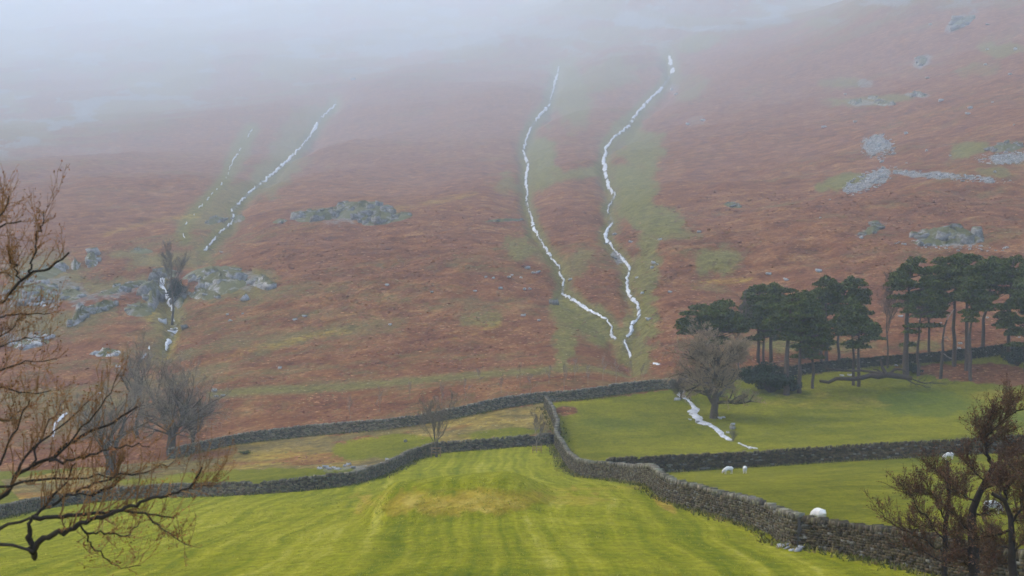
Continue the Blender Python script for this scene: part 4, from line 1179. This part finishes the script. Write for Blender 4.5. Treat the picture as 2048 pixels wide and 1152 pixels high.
# ------------------------------------------------------------------ near trees
def near_tree(name, Y, trunk_px, limbs, label, seed, ztop_px, color, twigc, shoots, bits, bitc, bits_s, trunk_r, dz=.5, limb_r=(.03, .008), attach=True, shoot_len=(.25, .8), minr=.0035):
    """limbs are drawn as seen, at the tree's own distance, spread in depth about the trunk"""
    r = np.random.default_rng(seed)
    base = on(trunk_px[0][0], Y); root = empty(name, base); tag(root, label, 'tree')
    sc = Y / F; B0 = np.array(base)
    def w(px, py, d=0):
        Yd = Y + d
        return np.array([(px - 1024) / F * Yd, Yd, (HOR - py) / F * Yd]) - B0
    tk, lb, sh = Tubes(), Tubes(), Tubes()
    tp = [np.array([0, 0, -.5])] + [w(*p) for p in trunk_px[1:]]
    TPp = path_smooth(tp, 12, trunk_r * .12, r); TRr = trunk_r * np.linspace(1.25, .35, 12)
    tk.add(TPp, TRr, 9)
    allP, allR = [], []
    for pts, r0 in limbs:
        n = max(8, len(pts) * 3)
        d1 = r.uniform(-dz, dz); d0 = 0.0 if attach else d1 * .3
        ds = np.linspace(d0, d1, len(pts))
        P3 = [w(px, py, d) for (px, py), d in zip(pts, ds)]
        L = path_smooth(P3, n, .012 * Y / 16, r)
        R = np.linspace(r0, max(r0 * .28, minr), n)
        lb.add(L, R, 6)
        if r0 > .042 and Y < 30: continue
        q = path_smooth(L, 10, 0, r); allP.append(q); allR.append(np.interp(np.linspace(0, 1, 10), np.linspace(0, 1, n), R))
    allP, allR = np.array(allP), np.array(allR)
    tips = []
    for (m, up, ang, ln, sub) in shoots:
        P, R = grow(allP, allR, m, r, .15, 1.0, ang, None, up, .45, 5, .10, minr, absl=ln)
        R = np.minimum(R, .0085 * Y / 16)
        sh.add(P, R, 4); tips.append(P)
        if sub:
            P2, R2 = grow(P, R, sub, r, .2, 1.0, (20, 55), (.2, .5), up * .6, .6, 4, .12, minr * .8)
            sh.add(P2, R2, 3); tips.append(P2)
    tk.link('trunk', color, root, seed)
    lb.link('limb', color, root, seed + 1)
    sh.link('twig', twigc, root, seed + 2, .35)
    C = np.concatenate([p[:, 1:, :].reshape(-1, 3) for p in tips])
    C = C[r.random(len(C)) < bits]
    C = C + r.normal(size=C.shape) * bits_s * .8
    V, Fq = leaf_cards(C, r.uniform(bits_s * .5, bits_s * 1.3, len(C)), r, 0, .45)
    g = np.array([bitc]) * r.uniform(.5, 1.6, (len(C), 1)) * (1 + (r.random((len(C), 3)) - .5) * .25)
    link_mesh('leaf', V, Fq, M['leaf'], root, colors={'col': np.repeat(g, 4, 0)})
    root.children[-1].name = 'dead_leaf'
    return root

TX = -330
LEFT = [
 ([(TX, 1040), (-180, 1075), (-60, 1088), (0, 1091), (24, 1091), (45, 1097), (66, 1103)], .055),
 ([(66, 1103), (60, 1080), (58, 1058), (60, 1040), (64, 1034)], .045),
 ([(TX, 1000), (-160, 1070), (-40, 1068), (0, 1058), (39, 1044), (64, 1034)], .055),
 ([(64, 1034), (94, 1035), (129, 1033), (177, 1028), (235, 1023), (275, 1024), (306, 1027), (349, 1036)], .030),
 ([(66, 1103), (74, 1082), (94, 1072), (129, 1065), (161, 1050), (188, 1037), (220, 1029), (255, 1014), (294, 1000), (337, 988), (373, 978), (392, 959), (404, 935)], .036),
 ([(373, 978), (400, 972), (428, 970)], .012),
 ([(64, 1034), (78, 1026), (106, 994), (137, 955), (151, 926)], .020),
 ([(161, 1050), (169, 1065), (180, 1085), (196, 1104), (220, 1124), (251, 1137), (282, 1131)], .012),
 ([(169, 1065), (204, 1064), (230, 1070), (251, 1073), (271, 1057), (280, 1042)], .014),
 ([(290, 1026), (326, 1057), (353, 1080), (380, 1092)], .010),
 ([(66, 1103), (72, 1112), (69, 1118)], .043),
 ([(TX, 950), (-120, 1010), (-30, 1012), (0, 1006), (20, 976), (27, 955), (55, 935), (98, 920), (129, 896), (165, 869), (204, 853), (243, 833), (275, 813)], .040),
 ([(98, 922), (157, 921), (188, 910), (220, 898), (271, 892), (300, 894)], .018),
 ([(TX, 930), (-120, 985), (0, 975), (35, 971), (71, 961), (118, 955), (165, 957), (196, 951), (240, 955)], .030),
 ([(184, 992), (212, 979), (231, 967), (236, 935), (250, 915)], .018),
 ([(150, 985), (235, 951), (275, 949), (306, 939), (330, 931), (352, 920)], .016),
 ([(106, 1010), (140, 985), (184, 992), (190, 975)], .018),
 ([(27, 955), (60, 900), (100, 870), (150, 830), (180, 800)], .018),
 ([(60, 935), (90, 860), (120, 815), (130, 790)], .014),
 ([(0, 930), (20, 880), (40, 840), (60, 800)], .014),
 ([(110, 915), (170, 850), (215, 800), (235, 750)], .013),
 ([(TX, 680), (-150, 700), (-60, 650), (0, 606), (16, 588), (42, 561), (60, 546), (81, 538), (109, 530), (125, 521), (138, 505)], .036),
 ([(60, 546), (64, 530), (70, 514), (70, 491), (75, 473), (86, 442), (88, 420)], .013),
 ([(42, 561), (31, 541), (23, 520), (18, 500)], .011),
 ([(-80, 640), (0, 632), (23, 629), (65, 630), (99, 627), (118, 625)], .014),
 ([(-80, 700), (0, 676), (21, 657), (31, 642), (52, 636)], .013),
 ([(-80, 720), (0, 694), (26, 681), (52, 673), (86, 676)], .013),
 ([(TX, 560), (-120, 530), (-40, 480), (0, 453), (26, 446), (42, 442)], .024),
 ([(-120, 530), (-50, 440), (0, 430), (10, 422), (16, 408), (18, 392)], .018),
 ([(-40, 480), (-10, 450), (4, 425)], .014),
 ([(-60, 560), (0, 545), (30, 560)], .012),
 ([(-90, 780), (0, 742), (47, 725), (80, 722), (114, 718)], .016),
 ([(-90, 790), (0, 775), (39, 784), (70, 786), (102, 780)], .014),
 ([(-90, 810), (0, 837), (16, 845), (35, 822), (59, 813)], .016),
 ([(TX, 800), (-220, 800), (-90, 790), (-60, 770)], .040),
 ([(TX, 760), (-220, 740), (-80, 700)], .036),
 ([(-220, 740), (-120, 670), (-80, 640)], .030),
]
near_tree('ash_tree', 16.0, [(TX, 0), (TX - 8, 1100), (TX + 6, 800), (TX - 5, 500), (TX + 10, 220), (TX + 30, -40)], LEFT,
          'near leaning tree with dark boughs and brown shoots filling the left edge', 71, 0,
          (.040, .031, .024), (.24, .125, .05),
          [(12, .55, (25, 75), (.16, .60), 5), (13, .12, (25, 75), (.08, .28), 5)], .40, (.27, .115, .04), .016, .20, .9, minr=.0032)

ALD = [
 ('alder_tree', 44.0, [(1950, 0), (1948, 1200), (1947, 1152), (1945, 1075), (1947, 1012), (1957, 990), (1976, 952), (1988, 930)], [
  ([(1988, 930), (2005, 914), (2022, 909), (2041, 905)], .055),
  ([(1988, 930), (1975, 920), (1969, 888), (1979, 864), (2005, 841), (2034, 822), (2052, 818)], .060),
  ([(1945, 1068), (1925, 1045), (1902, 1025), (1885, 1010)], .035),
  ([(1948, 1030), (1965, 1030), (1982, 1024), (2002, 1020)], .030),
  ([(1950, 1002), (1925, 990), (1905, 978), (1890, 962)], .032),
  ([(1970, 960), (1955, 945), (1935, 930), (1925, 915)], .028),
  ([(1976, 890), (1960, 880), (1955, 862)], .020), ([(1985, 860), (1975, 845), (1985, 830)], .018), ([(2010, 838), (2020, 812), (2030, 800)], .018),
  ([(1976, 885), (1992, 872), (2006, 862)], .014), ([(1946, 1110), (1920, 1090), (1900, 1070), (1880, 1062)], .032), ([(1946, 1120), (1965, 1100), (1980, 1080)], .026),
  ([(1960, 985), (1980, 975), (1995, 962)], .024), ([(2005, 914), (2015, 930), (2035, 935)], .018), ([(1946, 1135), (1925, 1120), (1905, 1115)], .026)],
  'tallest brown alder, its top bending right, in front of the near wall', 81, .20),
 ('alder_tree', 41.0, [(2026, 0), (2026, 1250), (2025, 1152), (2024, 1045), (2016, 1012), (2003, 996), (1984, 987)], [
  ([(2024, 1045), (2042, 1020), (2062, 995), (2085, 975)], .045),
  ([(2024, 1058), (2000, 1068), (1976, 1075), (1950, 1078)], .035),
  ([(2016, 1012), (2010, 985), (2020, 960), (2030, 945)], .035),
  ([(2003, 996), (2000, 975), (1995, 955)], .028), ([(2020, 1030), (2045, 1045), (2070, 1040)], .030), ([(2025, 1100), (2000, 1090), (1985, 1105)], .030),
  ([(2025, 1110), (2050, 1080), (2075, 1060)], .035), ([(2025, 1130), (1995, 1125), (1975, 1135)], .028), ([(2042, 1020), (2040, 990), (2050, 965)], .026), ([(2062, 995), (2055, 960), (2065, 930)], .024)],
  'brown alder at the right edge, right of the tallest one', 82, .15),
 ('alder_tree', 46.0, [(1890, 0), (1889, 1220), (1889, 1152), (1891, 1050), (1899, 1004), (1897, 962), (1895, 922)], [
  ([(1892, 1048), (1879, 1012), (1860, 987), (1848, 960)], .030),
  ([(1890, 1085), (1870, 1060), (1831, 1006), (1811, 983), (1800, 965)], .032),
  ([(1889, 1110), (1850, 1080), (1789, 1051), (1770, 1035), (1757, 1020)], .032),
  ([(1898, 1000), (1915, 985), (1925, 965)], .022), ([(1897, 962), (1880, 950), (1868, 935)], .020), ([(1890, 1070), (1910, 1060), (1930, 1065)], .024),
  ([(1889, 1125), (1860, 1110), (1830, 1095), (1805, 1090)], .028), ([(1889, 1130), (1915, 1110), (1930, 1100)], .026), ([(1870, 1060), (1850, 1055), (1825, 1050)], .02), ([(1860, 987), (1845, 990), (1830, 985)], .016)],
  'low brown alder with wide left boughs, left of the tallest one', 83, .11),
]
for nm, Y, tr_, lm, lab, sd_, trd in ALD:
    near_tree(nm, Y, tr_, lm, lab, sd_, 0, (.030, .022, .018), (.085, .050, .032),
              [(24, .3, (25, 70), (.25, .95), 12), (18, .2, (30, 75), (.15, .6), 9)], .55, (.125, .060, .030), .034, trd, 1.0, minr=.006)

# ------------------------------------------------------------------ sheep
M['fleece'] = mat_attr('fleece', .14, 16.0, .03)
def sheep_mesh():
    """grazing ewe about a metre long, nose towards +X, one skin"""
    me = bpy.data.meshes.new('sheep')
    Vv = [(-.42, 0, .60), (-.18, 0, .63), (.10, 0, .62), (.34, 0, .60), (.50, 0, .52), (.60, 0, .36), (.68, 0, .22), (.74, 0, .12),
          (-.50, 0, .48), (-.53, 0, .34), (-.56, 0, .60)]
    Rr = [(.19, .22), (.235, .25), (.235, .25), (.19, .21), (.115, .13), (.085, .095), (.07, .075), (.045, .05), (.045, .045), (.03, .03), (.10, .12)]
    E = [(0, 1), (1, 2), (2, 3), (3, 4), (4, 5), (5, 6), (6, 7), (10, 8), (8, 9), (0, 10)]
    for sx, root_, back in ((-.36, 0, True), (.30, 3, False)):
        for sy in (-1, 1):
            k = len(Vv)
            if back: Vv += [(sx - .02, sy * .13, .42), (sx - .07, sy * .13, .24), (sx - .03, sy * .13, .03)]
            else: Vv += [(sx + .02, sy * .12, .40), (sx + .03, sy * .12, .22), (sx + .02, sy * .12, .03)]
            Rr += [(.075, .075), (.036, .036), (.032, .032)]
            E += [(root_, k), (k, k + 1), (k + 1, k + 2)]
    for sy in (-1, 1):
        k = len(Vv); Vv += [(.60, sy * .13, .40)]; Rr += [(.028, .02)]; E += [(5, k)]
    me.from_pydata(Vv, E, [])
    o = bpy.data.objects.new('sheep_former', me); COL.objects.link(o)
    sk = o.modifiers.new('skin', 'SKIN'); ss = o.modifiers.new('sub', 'SUBSURF'); ss.levels = 2; ss.render_levels = 2
    for v, rr in zip(me.skin_vertices[0].data, Rr): v.radius = rr
    me.skin_vertices[0].data[1].use_root = True
    dg = bpy.context.evaluated_depsgraph_get()
    ev = o.evaluated_get(dg).to_mesh()
    V = np.array([v.co[:] for v in ev.vertices]); Fq = [list(p.vertices) for p in ev.polygons]
    q = np.array([f for f in Fq if len(f) == 4]); t = np.array([f for f in Fq if len(f) == 3])
    o.evaluated_get(dg).to_mesh_clear()
    bpy.data.objects.remove(o)
    n = (fbm(V[:, 0] * 14, V[:, 2] * 14 + V[:, 1] * 9, 3, 2) - .5)
    wool = ((V[:, 2] > .30) & (V[:, 0] < .5))
    V[:, 1] += n * .04 * wool * np.sign(V[:, 1]); V[:, 2] += n * .05 * wool
    c = np.where(wool[:, None], np.array([[.66, .64, .58]]), np.array([[.62, .57, .50]]))
    c = np.where((V[:, 2] < .05)[:, None], np.array([[.12, .10, .09]]), c)
    c = np.where(((V[:, 0] > .715))[:, None], np.array([[.30, .22, .19]]), c)
    return V, [q] + ([t] if len(t) else []), c
SV, SF, SC = sheep_mesh()
proto = link_mesh('sheep', SV, SF, M['fleece'], colors={'col': SC}, smooth=True)
SHEEP = [
 (on(1636, 80.0), 108, 1.3, 'large white sheep grazing just behind the near wall'),
 (on(1456, 134.0), 200, 1.0, 'white sheep grazing below the straight wall, left of two'),
 (on(1490, 134.0), 75, .95, 'white sheep seen end on below the straight wall, right of two'),
 (on(1897, 132.0), 185, .92, 'white sheep close under the straight wall, above the brown alder'),
 (on(1985, 81.0), 15, 1.05, 'white sheep seen through the boughs of the alders'),
]
for k, (p, rz, s, lab) in enumerate(SHEEP):
    o = proto if k == 0 else proto.copy()
    if k: COL.objects.link(o)
    o.location = p; o.rotation_euler = (0, 0, math.radians(rz)); s *= .88; o.scale = (s, s, s)
    tag(o, lab, 'sheep', 'white sheep grazing the pasture')

# ------------------------------------------------------------------ dead bracken and rough grass (past counting)
def tufts(name, label, n, yr, sel, colors, size, seed, per=3, xr=(-60, 2108), ymax=520):
    r = np.random.default_rng(seed)
    px = r.uniform(xr[0], xr[1], n); py = yr[0] + (yr[1] - yr[0]) * r.random(n)
    g = ground(px, py)
    keep = sel(px, py, g, r) & (g[:, 1] < ymax)
    px, py, g = px[keep], py[keep], g[keep]; n = len(g)
    s = r.uniform(size[0], size[1], n) * np.clip(g[:, 1] / 260, .75, 1.6)
    Vs, Cs = [], []
    col = np.array(colors)[r.integers(len(colors), size=n)] * r.uniform(.7, 1.35, (n, 1))
    for k in range(per):
        a = r.uniform(0, 2 * PI, n); d = np.stack([np.cos(a), np.sin(a)], 1)
        lean = r.normal(size=(n, 2)) * .35 + np.array([[0, .5]])
        b0 = g.copy(); b1 = g.copy(); t = g.copy()
        b0[:, :2] -= d * s[:, None] * .5; b1[:, :2] += d * s[:, None] * .5
        b0[:, 2] -= .02; b1[:, 2] -= .02; b0[:, 1] -= s * .3; b1[:, 1] -= s * .3
        t[:, :2] += lean * s[:, None]; t[:, 2] += s * r.uniform(.05, .20, n)
        Vs.append(np.stack([b0, b1, t], 1)); Cs.append(np.repeat(col * r.uniform(.85, 1.15, (n, 1)), 3, 0))
    V = np.concatenate(Vs).reshape(-1, 3); C = np.concatenate(Cs)
    o = link_mesh(name, V, np.arange(len(V)).reshape(-1, 3), M['veg'], colors={'col': C})
    tag(o, label, None, None, 'stuff')
RG = np.stack([PX, PYb], -1)
def zone_at(g, arr):
    """value of a ground mask at world points"""
    iy = np.clip(np.searchsorted(ys, g[:, 1]), 0, len(ys) - 1)
    sx = g[:, 0] / np.sqrt(np.maximum(g[:, 1], 0) ** 2 + 22.0 ** 2)
    ix = np.clip(np.searchsorted(xs, sx), 0, len(xs) - 1)
    return arr[iy, ix]
tufts('bracken', 'dead russet bracken covering the lower fell', 52000, (380, 930),
      lambda px, py, g, r: r.random(len(px)) < np.clip(zone_at(g, R) * 1.3 - .15, 0, 1) * (vnoise(g[:, 0] / 6, g[:, 1] / 8, 77) > .35),
      [(.14, .045, .022), (.20, .068, .030), (.25, .10, .042), (.30, .15, .065)], (.35, .95), 1)
tufts('rough_grass', 'tufts of pale rough grass among the bracken', 26000, (430, 990),
      lambda px, py, g, r: (r.random(len(px)) < np.clip(1 - zone_at(g, R) - zone_at(g, G) * 1.2 - zone_at(g, B) * .6, 0, 1)) | (r.random(len(px)) < .08 * (1 - zone_at(g, G))),
      [(.16, .14, .055), (.22, .18, .075), (.12, .12, .04), (.28, .22, .11)], (.25, .6), 2)

# longer grass left standing along the wall feet, and the sward of the near field
def blades(name, label, G_, s, colors, seed, per=3, hk=(.5, 1.1)):
    r = np.random.default_rng(seed); n = len(G_); Vs, Cs = [], []
    col = np.array(colors)[r.integers(len(colors), size=n)] * r.uniform(.7, 1.3, (n, 1))
    for k in range(per):
        a = r.uniform(0, 2 * PI, n); d = np.stack([np.cos(a), np.sin(a)], 1); off = r.normal(size=(n, 2)) * s[:, None] * .4
        b0 = G_.copy(); b1 = G_.copy(); t = G_.copy()
        for q in (b0, b1, t): q[:, :2] += off
        b0[:, :2] -= d * s[:, None] * .22; b1[:, :2] += d * s[:, None] * .22; b0[:, 2] -= .03; b1[:, 2] -= .03
        t[:, :2] += r.normal(size=(n, 2)) * s[:, None] * .5; t[:, 2] += s * r.uniform(hk[0], hk[1], n)
        Vs.append(np.stack([b0, b1, t], 1)); Cs.append(np.repeat(col * r.uniform(.85, 1.15, (n, 1)), 3, 0))
    V = np.concatenate(Vs).reshape(-1, 3); C = np.concatenate(Cs)
    o = link_mesh(name, V, np.arange(len(V)).reshape(-1, 3), M['veg'], colors={'col': C}); tag(o, label, None, None, 'stuff')
rr_ = np.random.default_rng(8); gp, gs = [], []
for (x, y, tx, ty, th) in WALL_FEET:
    k = rr_.integers(len(x), size=len(x) * 9); side = np.where(rr_.random(len(k)) < .7, -1, 1)
    # the nearer face of each wall is the one that shows
    nx, ny = -ty[k], tx[k]; flip = np.where(ny > 0, 1, -1) * side
    o_ = (th * .62 + np.abs(rr_.normal(size=len(k))) * .35) * flip
    X = x[k] + nx * o_ + rr_.normal(size=len(k)) * .3; Y = y[k] + ny * o_
    gp.append(np.stack([X, Y, ground_z(X, Y)], 1)); gs.append(rr_.uniform(.10, .34, len(k)))
blades('long_grass', 'long rank grass along the feet of the walls', np.concatenate(gp), np.concatenate(gs), [(.10, .11, .02), (.16, .15, .03), (.20, .16, .05), (.07, .085, .015)], 9)
n = 60000
px = rr_.uniform(-80, 1900, n); py = rr_.uniform(935, 1180, n); g = ground(px, py)
k = (zone_at(g, N) > .5) & (g[:, 1] < 140) & (vnoise(g[:, 0] / 1.6, g[:, 1] / 2.2, 12) > .38)
blades('grass', 'short tufted grass of the bright near field', g[k], rr_.uniform(.05, .14, int(k.sum())) * np.clip(g[k][:, 1] / 75, .8, 1.6), [(.20, .22, .010), (.29, .28, .02), (.36, .32, .06), (.13, .16, .008)], 10, 2, (.15, .5))

# ------------------------------------------------------------------ haze
zlo = float(GV[:, 2].min()) - 1.0
zhi = float(max(GV[:, 2].max(), 12.0)) + 3.0
xhi = float(np.abs(GV[:, 0]).max()) + 5
ylo, yhi = float(GV[:, 1].min()) - 5, float(GV[:, 1].max()) + 5
hv = [(x, y, z) for x in (-xhi, xhi) for y in (ylo, yhi) for z in (zlo, zhi)]
hf = [(0, 1, 3, 2), (4, 6, 7, 5), (0, 4, 5, 1), (2, 3, 7, 6), (0, 2, 6, 4), (1, 5, 7, 3)]
hm = bpy.data.materials.new('thin_hill_mist'); hm.use_nodes = True
hm.node_tree.nodes.clear()
ho = hm.node_tree.nodes.new('ShaderNodeOutputMaterial')
pv = hm.node_tree.nodes.new('ShaderNodeVolumePrincipled')
pv.inputs['Color'].default_value = HAZE_COLOR
pv.inputs['Density'].default_value = HAZE_DENSITY
hm.node_tree.links.new(pv.outputs[0], ho.inputs['Volume'])
hz = link_mesh('haze', np.array(hv, float), np.array(hf), hm)
tag(hz, 'pale mist filling the valley and thickening up the fell', None, None, 'stuff')
